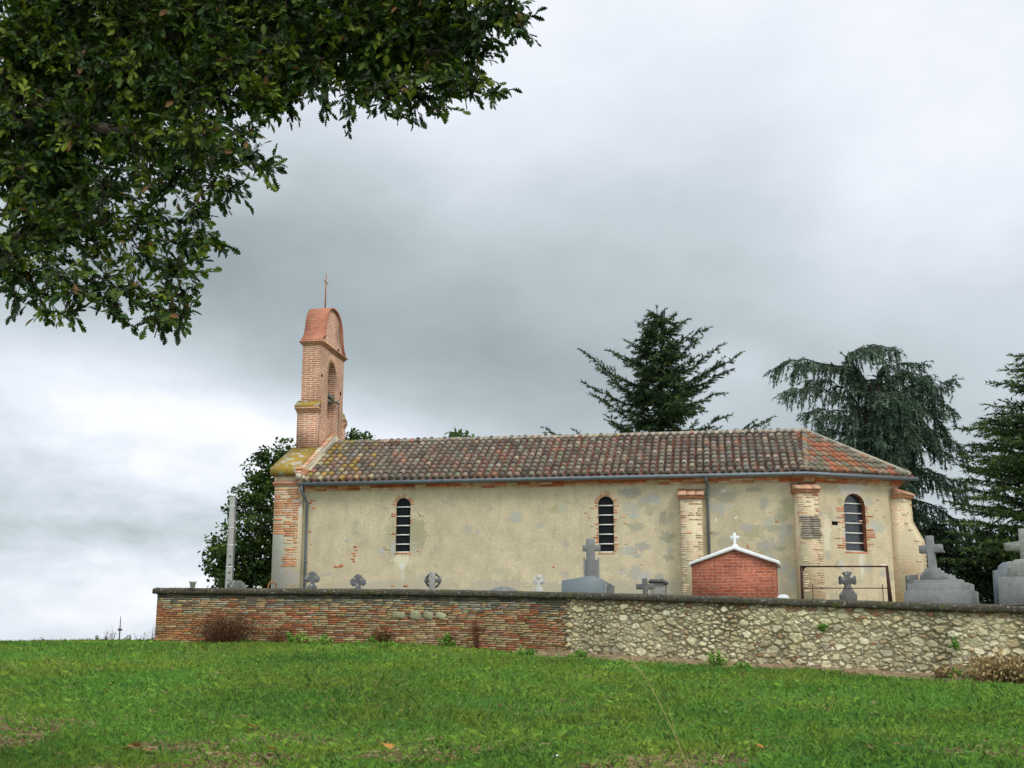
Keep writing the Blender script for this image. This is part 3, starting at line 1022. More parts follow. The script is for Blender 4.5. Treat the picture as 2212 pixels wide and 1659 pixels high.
def bell_gable():
    AW, AE = -.90, -.24
    tw = CB()
    OP = (3.75, .92, 7.72, 9.80)
    # lower stage
    lo0, lo1, lz0, lz1 = 2.08, 5.42, 6.2, 7.80
    u0, u1, z1 = 2.37, 5.13, 10.20
    wall_face(tw, (AE, 0, 0), (0, 1, 0), (1, 0, 0), u0, u1, 6.2, z1, [OP], AE - AW)
    wall_face(tw, (AW, 0, 0), (0, 1, 0), (-1, 0, 0), u0, u1, 6.2, z1, [OP], 0)
    for b in (u0, u1):
        tw.add([(AW, b, 6.2), (AE, b, 6.2), (AE, b, z1), (AW, b, z1)], [(0, 1, 2, 3)])
    for a, b in ((lo0, u0 + .02), (u1 - .02, lo1)):
        tw.box(AW - .02, AE + .03, a, b, lz0, lz1)
    tower = tw.build('bell_gable', M['tower'], church)
    for a, b in ((lo0, u0), (u1, lo1)):
        co = CB()
        s = -1 if a < 3 else 1
        for z0, zb, d in ((7.72, 7.78, .03), (7.78, 7.84, .07), (7.84, 7.90, .11)):
            y0, y1 = (a - d, u0 + .0) if s < 0 else (u1, b + d)
            co.box(AW - .02 - d * .6, AE + .03 + d * .5, y0, y1, z0, zb - .003, jit((.55, .30, .18), .1))
        co.build('cornice', M['brickbits'], tower)
    co = CB()
    for z0, zb, d in ((10.16, 10.21, .03), (10.21, 10.26, .07), (10.26, 10.31, .11)):
        co.box(AW - d, AE + d, u0 - d, u1 + d, z0, zb - .003, jit((.50, .25, .15), .1))
    co.build('cornice', M['brickbits'], tower)
    for s in (-1, 1):
        ms = CB()
        c = 3.75
        f = lambda b: c + s * b
        ms.prism([(f(1.78), 7.90), (f(1.78), 7.96), (f(1.38), 8.20), (f(1.38), 7.90)], (AW - .09, 0, 0), (0, 1, 0), (0, 0, 1), (AE - AW + .16, 0, 0))
        ms.build('moss_ledge', M['mossy'], tower)
    # pale voussoirs round the opening on the east face
    vo = CB()
    for k in range(19):
        a = math.pi * (k + .5) / 19
        ln = .30
        r0 = OP[1] / 2 + .004
        cy, cz = OP[0] + (r0 + ln / 2) * math.cos(a), OP[3] - OP[1] / 2 + (r0 + ln / 2) * math.sin(a)
        vo.obox((AE, cy, cz), (0, math.cos(a), math.sin(a)), (1, 0, 0), (0, -math.sin(a), math.cos(a)), ln / 2, .008, .026, jit((.60, .38, .24), .12))
    vo.build('arch_bricks', M['brickbits'], tower)
    # ogee pediment
    half = [(1.40, 10.31), (1.33, 10.38), (1.18, 10.52), (1.06, 10.72), (.99, 10.95), (.93, 11.18), (.80, 11.42), (.60, 11.60), (.34, 11.71), (0, 11.75)]
    fine_ = []
    for k in range(len(half) - 1):
        p0, p1, p2, p3 = (half[max(0, min(len(half) - 1, k + j))] for j in (-1, 0, 1, 2))
        if k + 2 > len(half) - 1:
            p3 = (-half[-2][0], half[-2][1])
        for q in range(4):
            s = q / 4
            fine_.append(tuple(.5 * (2 * b_ + (c_ - a_) * s + (2 * a_ - 5 * b_ + 4 * c_ - d_) * s * s + (3 * b_ - a_ - 3 * c_ + d_) * s ** 3) for a_, b_, c_, d_ in zip(p0, p1, p2, p3)))
    half = fine_ + [half[-1]]
    prof = [(3.75 - a, z) for a, z in half] + [(3.75 + a, z) for a, z in half[-2::-1]]
    pd = CB()
    pd.prism(prof, (AW + .02, 0, 0), (0, 1, 0), (0, 0, 1), (AE - AW - .04, 0, 0))
    pd.build('pediment', M['tower'], tower)
    tc = CB()
    fine = prof
    for (b0, z0), (b1, z1) in zip(fine, fine[1:]):
        n = Vector((0, z1 - z0, -(b1 - b0)))
        n = Vector((0, -(z1 - z0), b1 - b0)).normalized() * .05
        p = [Vector((AW - .06, b0, z0)), Vector((AE + .06, b0, z0)), Vector((AE + .06, b1, z1)), Vector((AW - .06, b1, z1))]
        q = [x + n for x in p]
        tc.add([*p, *q], [(3, 2, 1, 0), (4, 5, 6, 7), (0, 1, 5, 4), (1, 2, 6, 5), (2, 3, 7, 6), (3, 0, 4, 7)])
    tc.build('pediment_coping', M['terracotta'], tower, bevel=0)
    # bell, headstock, lever and chain
    be = CB()
    prf = [(.02, 9.22), (.12, 9.2), (.16, 9.05), (.18, 8.85), (.22, 8.70), (.29, 8.58), (.30, 8.55)]
    seg = 16
    vs = [( -.57 + r * math.cos(2 * math.pi * k / seg), 3.75 + r * math.sin(2 * math.pi * k / seg), z) for r, z in prf for k in range(seg)]
    be.add(vs, [(i * seg + k, i * seg + (k + 1) % seg, (i + 1) * seg + (k + 1) % seg, (i + 1) * seg + k) for i in range(len(prf) - 1) for k in range(seg)] + [tuple(range(seg))])
    be.build('bell', M['bronze'], tower, smooth=True)
    hs = CB()
    hs.box(-.66, -.48, 3.31, 4.19, 9.2, 9.36)
    hs.build('headstock', M['wood'], tower, bevel=.01)
    lv = CB()
    lv.box(-.62, -.1, 3.98, 4.08, 8.40, 8.48)
    lv.obox((-.17, 4.12, 8.43), (.35, .93, -.1), (-.93, .35, 0), (0, 0, 1), .16, .03, .03)
    lv.box(-.70, -.3, 3.34, 3.9, 8.36, 8.47)
    lv.box(-.55, -.27, 3.95, 4.16, 8.49, 8.72)
    lv.build('bell_lever', M['wood'], tower)
    ch = CB()
    ch.tube([(-.13, 4.26, 8.43), (-.13, 4.27, 7.6), (-.12, 4.28, 6.75)], .011, 5)
    ch.build('bell_chain', M['iron'], tower)
    cr = CB()
    cr.tube([(-.58, 3.75, 11.74), (-.58, 3.75, 13.15)], [.028, .018], 6)
    cr.tube([(-.58, 3.50, 12.83), (-.58, 4.0, 12.83)], .018, 6)
    cr.tube([(-.58, 3.75, 11.74), (-.58, 3.75, 11.86)], [.07, .03], 6)
    cr.build('iron_cross', M['orange_iron'], tower)
    for y_, z_ in ((2.55, 9.1), (4.8, 8.9), (2.75, 10.55), (4.4, 10.42)):
        h = CB()
        h.box(AE - .02, AE + .012, y_ - .06, y_ + .06, z_ - .05, z_ + .05)
        h.build('putlog_hole', M['black'], tower)
    # small stone finial block on the far shoulder
    fb = CB()
    fb.prism([(5.25, 7.92), (5.62, 7.92), (5.5, 8.2), (5.36, 8.38), (5.25, 8.4)], (-.7, 0, 0), (0, 1, 0), (0, 0, 1), (.4, 0, 0))
    fb.build('shoulder_block', M['pale'], tower)


bell_gable()


# ------------------------------------------------------------------ roof
PAL = [((.150, .115, .09), 5), ((.098, .078, .062), 4), ((.20, .15, .115), 4), ((.28, .22, .16), 1.6), ((.16, .15, .105), 3), ((.20, .115, .08), 2), ((.27, .135, .09), .7), ((.23, .205, .17), 1.5)]
PALR = [((.33, .125, .065), 3), ((.28, .11, .06), 2.5), ((.26, .18, .125), 2.5), ((.19, .15, .11), 4), ((.16, .15, .10), 4), ((.32, .18, .11), 1.5)]


def pick(p):
    return random.choices([c for c, _ in p], [w for _, w in p])[0]


def roof():
    mb = CB()      # channel tiles / underside
    tl = CB()

    def half_tile(a, b, up, side, nrm, r0, r1, tint, endcap=False):
        """cover tile from a (lower end) to b (upper end)"""
        seg = 7
        vs = []
        for (p, r) in ((a, r0), (b, r1)):
            for k in range(seg + 1):
                th = math.pi * k / seg
                vs.append(p + side * (math.cos(th) * r) + nrm * (math.sin(th) * r * .95))
        for k in range(seg + 1):     # thickness at the lower end
            th = math.pi * k / seg
            vs.append(a + side * (math.cos(th) * (r0 - .017)) + nrm * (math.sin(th) * (r0 - .017) * .95))
        n = seg + 1
        fs = [(k, k + 1, n + k + 1, n + k) for k in range(seg)]
        fs += [(2 * n + k, 2 * n + k + 1, k + 1, k) for k in range(seg)]
        tl.add(vs, fs, tint)
        if endcap:
            vs = [a + up * .04 + side * (math.cos(math.pi * k / seg) * (r0 - .012)) + nrm * (math.sin(math.pi * k / seg) * (r0 - .012)) for k in range(seg + 1)]
            tl.add(vs, [tuple(range(seg + 1))], jit((.36, .32, .26), .2))

    def slope(p0, p1, apex_fn, rise, run, pal, spacing=.236, inside=None, rows=12, lich=False):
        """tile a slope: eave from p0 to p1 (plan), running inwards; apex_fn(u) = plan length available at u"""
        p0, p1 = Vector((*p0, 0)), Vector((*p1, 0))
        t = (p1 - p0).normalized()
        inn = Vector((-t.y, t.x, 0))
        ln = (p1 - p0).length
        k = rise / run
        up = (inn + Vector((0, 0, k))).normalized()
        nrm = t.cross(up).normalized()
        if nrm.z < 0:
            nrm = -nrm
        sl = math.sqrt(1 + k * k)
        ncol = int(round(ln / spacing))
        sp = ln / ncol
        Ltot = run * sl
        row = Ltot / rows
        for c in range(ncol):
            u = (c + .5) * sp
            d0, d1 = apex_fn(u)
            off = random.uniform(-.03, .03)
            wob = random.uniform(-.012, .012)
            for r_ in range(rows):
                s0 = r_ * row + (off if r_ else random.uniform(-.03, .02)) + random.uniform(-.012, .012)
                s1 = s0 + row * 1.18
                mid = (s0 + row * .5) / sl
                if mid < d0 or mid > d1:
                    continue
                s1 = min(s1, d1 * sl + .1)
                a = p0 + t * (u + wob + random.uniform(-.006, .006)) + up * s0 + Vector((0, 0, EZ)) + nrm * .062
                b = p0 + t * (u + wob + random.uniform(-.006, .006)) + up * s1 + Vector((0, 0, EZ)) + nrm * .032
                col = pick(pal)
                if lich and u < 2.6 and random.random() < .42 - .15 * u:
                    col = random.choice([(.30, .20, .06), (.25, .17, .045), (.30, .25, .15), (.32, .19, .11)])
                sag = Vector((0, 0, .03 * mnoise.noise(Vector((u * .35, s0 * .5, 2.0)))))
                half_tile(a + sag, b + sag, up, t, nrm, .092 + random.uniform(-.004, .006), .076, jit(col, .14), r_ == 0)
            # channel between this column and the next
            for r_ in range(rows):
                s0, s1 = r_ * row - (.05 if r_ == 0 else 0), (r_ + 1) * row + .05
                mid = (s0 + row * .5) / sl
                if mid < d0 or mid > d1:
                    continue
                uu = (c + 1) * sp
                col = jit(random.choice([(.17, .065, .04), (.21, .08, .05), (.10, .05, .035), (.13, .085, .06)]), .2)
                vs = []
                for s, h in ((s0, .025), (s1, .0)):
                    for q in range(5):
                        x = -1 + q / 2
                        vs.append(p0 + t * (uu + x * sp * .42) + up * s + Vector((0, 0, EZ)) + nrm * (h + .012 + .05 * x * x - .02))
                mb.add(vs, [(q, q + 1, 6 + q, 5 + q) for q in range(4)], col)

    full = lambda u: (0, 3.75)
    slope(E0, E1, full, RZ - EZ, 3.75, PAL, rows=11, lich=True)
    # decking just under the tiles (also closes the far slopes)
    ap = (RID[0], RID[1], RZ - .03)
    z = EZ - .03
    V = [(x, y, z) for x, y in EAVE] + [ap, (0, 3.75, RZ - .03)]
    mb.add(V, [(0, 1, 6, 7), (1, 2, 6), (2, 3, 6), (3, 4, 6), (4, 5, 7, 6)], (.16, .08, .055))
    # eave soffit
    wp = [(p.x, p.y, EZ - .04) for p in WP]
    ep = [(x, y, EZ - .04) for x, y in EAVE]
    mb.add(ep + wp, [(i, 6 + i, 6 + i + 1, i + 1) for i in range(5)], (.2, .15, .11))

    def tri(p, q):
        p, q = Vector(p), Vector(q)
        t = (q - p).normalized()
        n = Vector((-t.y, t.x))
        ap2 = Vector(RID) - p
        ua, run = ap2.dot(t), ap2.dot(n)
        ln = (q - p).length

        def fn(u):
            if ua < 0 or ua > ln:      # apex outside the eave's span
                if ua > ln:
                    hi = run * u / ua
                    lo = run * (u - ln) / (ua - ln) if u > ln else 0
                else:
                    hi = run * (ln - u) / (ln - ua)
                    lo = 0
                return max(lo, 0), hi
            return 0, (run * u / ua if u < ua else run * (ln - u) / (ln - ua))
        return fn, run
    for p, q, pal in ((E1, E2, PALR), (E2, E3, PALR), (E3, E4, PAL)):
        fn, run = tri(p, q)
        slope(p, q, fn, RZ - EZ, run, pal, rows=max(6, int(math.hypot(run, RZ - EZ) / .38)))
    fnn = lambda u: (0, 3.75)
    slope(E4, E5, fnn, RZ - EZ, 3.75, PAL, rows=11)
    rf = mb.build('roof', M['tile'], church, recalc=False)
    tl.build('cover_tiles', M['tile'], rf, recalc=False)
    # ridge and hip tiles bedded in mortar
    hb = CB()

    def run_tiles(a, b, r, step, pal, bed=True):
        a, b = Vector(a), Vector(b)
        d = (b - a).normalized()
        n = int((b - a).length / step)
        side = d.cross(Vector((0, 0, 1))).normalized()
        up = side.cross(d)
        for k in range(n):
            p, q = a.lerp(b, k / n) + up * .02, a.lerp(b, (k + 1.12) / n) + up * random.uniform(-.005, .01)
            col = jit(pick(pal), .18)
            seg = 7
            vs = []
            for (o, rr) in ((p, r), (q, r * .88)):
                for j in range(seg + 1):
                    th = math.pi * j / seg
                    vs.append(o + side * (math.cos(th) * rr) + up * (math.sin(th) * rr * .8 - .03))
            hb.add(vs, [(j, j + 1, seg + 2 + j, seg + 1 + j) for j in range(seg)] + [tuple(range(seg + 1))], col)
        if bed:
            hb.tube([a - up * .02, b - up * .02], r * .98, 8, (.30, .27, .215))
    PR = [((.46, .38, .29), 4), ((.52, .34, .23), 3), ((.38, .34, .27), 3), ((.44, .28, .08), 1.5), ((.55, .45, .34), 2)]
    PH = [((.34, .31, .26), 4), ((.40, .35, .28), 3), ((.28, .25, .2), 3), ((.40, .28, .07), 1.2), ((.42, .26, .18), 1)]
    run_tiles((.02, 3.75, RZ), (RID[0], 3.75, RZ + .02), .12, .36, PR)
    for e in (E2, E3):
        run_tiles((RID[0], RID[1], RZ + .03), (e[0], e[1], EZ + .10), .105, .36, PH)
    for e in (E1, E4):
        run_tiles((RID[0], RID[1], RZ + .02), (e[0], e[1], EZ + .05), .10, .36, PAL, False)
    hb.build('ridge_tiles', M['pale_tile'], rf, recalc=False)


M['pale_tile'] = material('ridge_tile', (1, 1, 1), .95, tint=True, mott=((3, .2), (18, .25)), stains=(((.40, .24, .03), 4.5, .60, .06, .8), ((.16, .14, .1), 8, .6, .08, .6)), bump=.6, spec=.1)
roof()

# ------------------------------------------------------------------ boundary wall
class Path:
    def __init__(self, pts):
        self.p = [Vector(q[:2]) for q in pts]
        self.zt = [q[2] for q in pts]
        self.zb = [q[3] for q in pts]
        self.s = [0]
        for a, b in zip(self.p, self.p[1:]):
            self.s.append(self.s[-1] + (b - a).length)
        self.L = self.s[-1]

    def __call__(self, s):
        x = float(np.interp(s, self.s, [q.x for q in self.p]))
        y = float(np.interp(s, self.s, [q.y for q in self.p]))
        return Vector((x, y, 0)), float(np.interp(s, self.s, self.zt)), float(np.interp(s, self.s, self.zb))

    def tan(self, s):
        a, b = self(max(0, s - .25))[0], self(min(self.L, s + .25))[0]
        return (b - a).normalized()


def smooth_path(pts, n=60):
    s = [0]
    for a, b in zip(pts, pts[1:]):
        s.append(s[-1] + math.hypot(b[0] - a[0], b[1] - a[1]))
    t = np.linspace(0, s[-1], 600)
    cols = []
    for k in range(4):
        v = np.interp(t, s, [p[k] for p in pts])
        ker = np.ones(71) / 71
        pad = np.concatenate([2 * v[0] - v[1:36][::-1], v, 2 * v[-1] - v[-36:-1][::-1]])
        cols.append(np.convolve(pad, ker, 'valid'))
    return Path(list(zip(*[c[::10] for c in cols])) + [tuple(c[-1] for c in cols)])


WPATH = smooth_path(WALL)
SJ = float(np.interp(1.34, [p.x for p in WPATH.p], WPATH.s))     # where brick gives way to stone
wall = empty('boundary_wall', (WALL[0][0], WALL[0][1], WALL[0][3]), 'long churchyard wall, brick on the left and rubble stone on the right, under a dark mossy coping', 'wall')
WO = -Vector(wall.location)
CH = .15


def boundary():
    core = MB(WO)
    th = .36
    N = 60
    ss = np.linspace(0, WPATH.L, N)
    vs = []
    for s in ss:
        p, zt, zb = WPATH(s)
        t = WPATH.tan(s)
        n = Vector((t.y, -t.x, 0))
        f, b = p - n * .03, p - n * th
        vs += [(f.x, f.y, zb - 1.0), (f.x, f.y, zt - CH), (b.x, b.y, zt - CH), (b.x, b.y, zb - 1.0)]
    fs = []
    for i in range(N - 1):
        for k in range(3):
            fs.append((4 * i + k, 4 * i + 4 + k, 4 * i + 5 + k, 4 * i + 1 + k))
    fs += [(0, 1, 2, 3)]
    core.add(vs, fs)
    # return of the wall at its left end, running back along the churchyard
    a, b = Vector((WALL[0][0], WALL[0][1] + .37, 0)), Vector((*BACK, 0))
    d = (b - a).normalized()
    n = Vector((-d.y, d.x, 0))
    core.add([(a.x, a.y, -1), (b.x, b.y, -1), (b.x, b.y, 1.31), (a.x, a.y, 1.31), (a.x - n.x * .3, a.y - n.y * .3, 1.31), (b.x - n.x * .3, b.y - n.y * .3, 1.31)], [(0, 1, 2, 3), (3, 2, 5, 4)])
    core.build('wall_core', M['mortar'], wall)

    # brick section
    bm_ = MB(WO)
    pitch = .0545
    for k in range(34):
        s = random.uniform(-.1, 0)
        first = True
        while s < SJ - .02:
            ln = random.uniform(.10, .32) if random.random() < .35 else random.uniform(.22, .29)
            s0, s1 = max(s, 0), min(s + ln, SJ + random.uniform(-.12, .12))
            s += ln + random.uniform(.010, .024)
            if s1 - s0 < .06:
                continue
            sm = (s0 + s1) / 2
            p, zt, zb = WPATH(sm)
            z = zt - CH - .045 - k * pitch + random.uniform(-.004, .004) + .012 * math.sin(sm * 1.3 + k * .2)
            if z < float(ground_z(p.x, p.y)) - .12:
                continue
            # the three smooth stones set in the brickwork
            if 6.6 < sm < 8.2 and abs((zt - z) - .66) < .07:
                if random.random() < .9 and 6.65 < sm < 8.15:
                    continue
            t = WPATH.tan(sm)
            nn = Vector((t.y, -t.x, 0))
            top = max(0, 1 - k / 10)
            mid = vnoise(np.array([sm * .8]), np.array([k * .11]), 9)[0]
            r = random.random()
            if r < top * .6:
                c = random.choice([(.29, .26, .18), (.33, .30, .22), (.24, .20, .14), (.33, .29, .22)])
            elif r < .52 + .3 * (mid - .5) + top * .3:
                c = random.choice([(.38, .27, .135), (.43, .32, .16), (.36, .24, .13), (.42, .29, .17)])
            else:
                c = random.choice([(.38, .14, .06), (.42, .18, .085), (.40, .21, .125), (.33, .12, .055), (.36, .24, .13), (.23, .12, .065)])
            if sm < 1.2 and k > 9 and random.random() < .7:
                c = random.choice([(.40, .17, .07), (.42, .22, .10), (.34, .16, .07)])
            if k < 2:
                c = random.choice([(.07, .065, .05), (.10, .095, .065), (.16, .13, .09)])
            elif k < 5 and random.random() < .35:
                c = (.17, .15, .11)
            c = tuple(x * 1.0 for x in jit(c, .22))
            pr = random.uniform(-.008, .014) - (.02 if random.random() < .04 else 0)
            tilt = random.uniform(-.012, .012)
            ax = t * math.cos(tilt) + Vector((0, 0, 1)) * math.sin(tilt)
            ctr = p + nn * (pr - .05) + Vector((0, 0, z))
            hx, hz = (s1 - s0) / 2 - .003, random.uniform(.0185, .0228)
            # a brick with a worn front arris
            o, u, v = ctr + nn * .05, ax, Vector((0, 0, 1))
            e = .007
            fr = [o + u * (sx * (hx - e)) + v * (sz * (hz - e)) + nn * .0 for sx, sz in ((-1, -1), (1, -1), (1, 1), (-1, 1))]
            md = [o + u * (sx * hx) + v * (sz * hz) - nn * .009 for sx, sz in ((-1, -1), (1, -1), (1, 1), (-1, 1))]
            bk = [o + u * (sx * hx) + v * (sz * hz) - nn * .10 for sx, sz in ((-1, -1), (1, -1), (1, 1), (-1, 1))]
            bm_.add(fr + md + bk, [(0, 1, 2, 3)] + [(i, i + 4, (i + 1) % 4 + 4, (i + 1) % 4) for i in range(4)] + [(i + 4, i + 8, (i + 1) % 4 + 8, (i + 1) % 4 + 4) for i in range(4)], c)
            if first:   # header showing on the left return
                first = False
    # end return bricks (left corner)
    d = (Vector((*BACK, 0)) - Vector((WALL[0][0], WALL[0][1], 0))).normalized()
    br = bm_.build('brick_section', M['brickbits'], wall)
    # smooth stones
    st = MB(WO)
    for s, w, h in ((6.75, .36, .2), (7.2, .30, .26), (7.56, .27, .22), (7.9, .30, .18)):
        p, zt, zb = WPATH(s)
        t = WPATH.tan(s)
        nn = Vector((t.y, -t.x, 0))
        k = 14
        ring = []
        for lay, (sc_, dd) in enumerate(((1, -.02), (.96, .012), (.6, .03))):
            for j in range(k):
                a = 2 * math.pi * j / k
                ca, sa = math.cos(a), math.sin(a)
                ca, sa = math.copysign(abs(ca) ** .7, ca), math.copysign(abs(sa) ** .7, sa)
                q = p + t * (ca * w / 2 * sc_) + nn * dd + Vector((0, 0, zt - .66 + sa * h / 2 * sc_ + .02 * math.sin(3 * a + s)))
                ring.append(q)
        st.add(ring, [(l * k + j, l * k + (j + 1) % k, (l + 1) * k + (j + 1) % k, (l + 1) * k + j) for l in range(2) for j in range(k)] + [tuple(2 * k + j for j in range(k))], jit((.33, .30, .19), .15))
    st.build('set_stones', M['rubble'], br, smooth=True)

    # rubble stone section: a relief of stones in mortar
    s0, s1 = SJ - .05, min(WPATH.L, SJ + 17)
    du = .016
    us = np.arange(s0, s1, du)
    H = 1.95
    vs_ = np.arange(0, H, .014)
    U, V = np.meshgrid(us, vs_)            # V measured down from the coping
    r2 = np.random.default_rng(11)
    # seeds: rows of flattish stones, sizes varying
    seeds = []
    pts_ = np.zeros((0, 3))
    for rad, tries in ((.13, 60), (.095, 420), (.068, 2200), (.046, 6000), (.031, 6500)):
        cu, cv = r2.uniform(s0 - .2, s1 + .2, tries), r2.uniform(.0, H, tries)
        for a_, b_ in zip(cu, cv):
            if rad > .08 and b_ < .14:
                continue
            if len(seeds):
                near = arr[:len(seeds)]
                dd = np.hypot((near[:, 0] - a_) * .62, near[:, 1] - b_)
                if (dd < (near[:, 2] + rad) * .62).any():
                    continue
            else:
                arr = np.zeros((15000, 3))
            arr[len(seeds)] = (a_, b_, rad)
            seeds.append((a_, b_, rad / .09 * r2.uniform(.9, 1.15)))
    seeds = np.array(seeds)
    Q = np.stack([U.ravel() + (vnoise(U.ravel(), V.ravel(), 21, 14) - .5) * .07 + (vnoise(U.ravel(), V.ravel(), 22, 40) - .5) * .02, (V.ravel() + (vnoise(U.ravel(), V.ravel(), 23, 14) - .5) * .05 + (vnoise(U.ravel(), V.ravel(), 24, 40) - .5) * .015)], -1)
    F1 = np.full(len(Q), 9.0)
    F2 = np.full(len(Q), 9.0)
    I1 = np.zeros(len(Q), int)
    # process in strips of u
    order = np.argsort(seeds[:, 0])
    seeds = seeds[order]
    qu = Q[:, 0]
    nb = 90
    edges = np.linspace(s0 - .3, s1 + .3, nb + 1)
    for k in range(nb):
        idx = np.nonzero((qu >= edges[k]) & (qu < edges[k + 1]))[0]
        if not len(idx):
            continue
        a, b = np.searchsorted(seeds[:, 0], [edges[k] - .45, edges[k + 1] + .45])
        S = seeds[a:b]
        D = np.hypot((Q[idx, None, 0] - S[None, :, 0]) * .62, Q[idx, None, 1] - S[None, :, 1]) / S[None, :, 2]
        o = np.argpartition(D, 1, axis=1)[:, :2]
        d0, d1 = np.take_along_axis(D, o[:, :1], 1)[:, 0], np.take_along_axis(D, o[:, 1:2], 1)[:, 0]
        sw = d0 > d1
        F1[idx], F2[idx] = np.where(sw, d1, d0), np.where(sw, d0, d1)
        I1[idx] = np.where(sw, o[:, 1], o[:, 0]) + a
    edge = F2 - F1
    nzv = vnoise(U.ravel(), V.ravel(), 25, 30)
    gap = .010 + .016 * vnoise(U.ravel(), V.ravel(), 26, 1.1) ** 2 * 2.2
    k_ = np.clip((edge - gap) / .03, 0, 1)
    k_ = k_ * k_ * (3 - 2 * k_)
    srnd = r2.random((len(seeds), 4))
    prot = .015 + .05 * srnd[I1, 0]
    slope_ = (srnd[I1, 1] - .5) * (Q[:, 1] - seeds[I1, 1]) * .5 + (srnd[I1, 2] - .5) * (Q[:, 0] - seeds[I1, 0]) * .4
    hgt = k_ * (prot + slope_ + (nzv - .5) * .02) + (vnoise(U.ravel(), V.ravel(), 27, 60) - .5) * .006
    PALS = np.array([(.60, .55, .39), (.66, .61, .46), (.52, .48, .35), (.47, .41, .28), (.72, .68, .55), (.42, .39, .31), (.54, .45, .29), (.46, .32, .20)])
    ci = r2.choice(len(PALS), len(seeds), p=[.24, .2, .18, .12, .1, .08, .06, .02])
    colS = PALS[ci] * r2.uniform(.88, 1.12, (len(seeds), 1))
    # near the joint and along the top a few bricks are mixed in
    brickish = ((seeds[:, 1] < .12) & (r2.random(len(seeds)) < .4)) | ((r2.random(len(seeds)) < .025) & (seeds[:, 2] < .7))
    colS[brickish] = np.array([.38, .20, .12]) * r2.uniform(.7, 1.2, (brickish.sum(), 1))
    mort = np.array([.42, .365, .27])[None] * (1 + (vnoise(U.ravel(), V.ravel(), 28, 3) - .5)[:, None] * .5)
    deep = np.clip((gap - .5 * edge - .010) * 40, 0, .6)[:, None]
    mort = mort * (1 - deep * .85)
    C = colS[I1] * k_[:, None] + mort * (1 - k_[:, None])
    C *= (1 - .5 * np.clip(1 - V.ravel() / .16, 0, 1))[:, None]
    C *= np.array([1.06, 1.0, .86])[None]
    C *= (1 - .18 * (vnoise(U.ravel(), V.ravel(), 29, 1.2) > .62))[:, None]
    low = np.clip((V.ravel() - 1.2) / .5, 0, 1)[:, None]
    C = C * (1 - .25 * low) + np.array([.36, .27, .16])[None] * .25 * low
    # ragged left edge against the brickwork
    rag = (vnoise(V.ravel() * 0, V.ravel(), 30, 16) - .5) * .25
    keep = (U.ravel() - SJ) > rag - .02
    pts = [WPATH(s) for s in us]
    px = np.array([p[0].x for p in pts])
    py = np.array([p[0].y for p in pts])
    pz = np.array([p[1] for p in pts])
    tn = np.array([tuple(WPATH.tan(s)) for s in us])
    nx, ny = tn[:, 1], -tn[:, 0]
    h2 = hgt.reshape(U.shape)
    batter = V * .03
    X = px[None] + nx[None] * (h2 + batter - .02)
    Y = py[None] + ny[None] * (h2 + batter - .02)
    Z = pz[None] - CH - V + .012 * (vnoise(U, V, 31, 5) - .5)
    W_ = np.stack([X, Y, Z], -1).reshape(-1, 3) + np.array(WO)[None]
    m, n = U.shape
    i = (np.arange(m - 1)[:, None] * n + np.arange(n - 1)[None])
    q = np.stack([i, i + n, i + n + 1, i + 1], -1).reshape(-1, 4)
    kq = keep[q].all(1)
    q = q[kq]
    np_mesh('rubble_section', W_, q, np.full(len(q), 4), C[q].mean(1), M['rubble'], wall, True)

    # coping
    cp = MB(WO)
    prof = [(.07, 0), (.085, .03), (.08, .10), (.05, .135), (-.15, .165), (-.37, .145), (-.42, .09), (-.41, 0)]
    N = 220
    ss = np.linspace(-.10, WPATH.L, N)
    vs = []
    for s in ss:
        p, zt, zb = WPATH(max(s, 0))
        t = WPATH.tan(max(s, 0))
        if s < 0:
            p = p + t * s
        n = Vector((t.y, -t.x, 0))
        for k, (a, z) in enumerate(prof):
            j = mnoise.noise(Vector((s * 3.0, k * 1.7, 4.2))) * .012 + mnoise.noise(Vector((s * 11.0, k * 2.7, 1.2))) * .008
            q = p + n * (a + j) + Vector((0, 0, zt - CH + z + j - .01))
            vs.append(q)
    K = len(prof)
    fs = [(i * K + k, i * K + (k + 1) % K, (i + 1) * K + (k + 1) % K, (i + 1) * K + k) for i in range(N - 1) for k in range(K)]
    fs += [tuple(range(K)), tuple((N - 1) * K + k for k in range(K))[::-1]]
    cp.add(vs, fs)
    a, b = Vector((WALL[0][0] + .13, WALL[0][1] + .45, 0)), Vector((*BACK, 0))
    cp.obox((a + b) / 2 + Vector((0, 0, 1.37)), (b - a).normalized(), Vector((-(b - a).normalized().y, (b - a).normalized().x, 0)), (0, 0, 1), (b - a).length / 2, .22, .06)
    cp.build('coping', M['coping'], wall, smooth=True)


boundary()


# ------------------------------------------------------------------ graves
class Mon:
    """a monument standing at (x, y), drawn in metres: u to the right, z up from the churchyard, w away from the viewer"""
    def __init__(self, name, px, Y, label, cat='grave', rz=0.0, group=None, base=None, us=1.0):
        self.us = us
        p = at(px, 1250, Y)
        self.base = G if base is None else base
        self.o = empty(name, (p.x, p.y, self.base), label, cat, group, rz)
        self.k = Y / (F * CP + (829.5 - 1250) * -SP)       # metres per picture unit there
        self.px, self.Y = px, Y

    def u(self, x):
        return (at(x, 1250, self.Y).x - self.o.location.x) / self.us

    def z(self, y):
        return at(self.px, y, self.Y).z - self.base

    def part(self, name, mat, fn, bevel=.008, parent=None, smooth=False):
        mb = MB()
        fn(mb)
        return mb.build(name, M[mat], parent or self.o, smooth, bevel)


def poly_prism(poly, w0, w1):
    return lambda mb: mb.prism(poly, (0, w0, 0), (1, 0, 0), (0, 0, 1), (0, w1 - w0, 0))


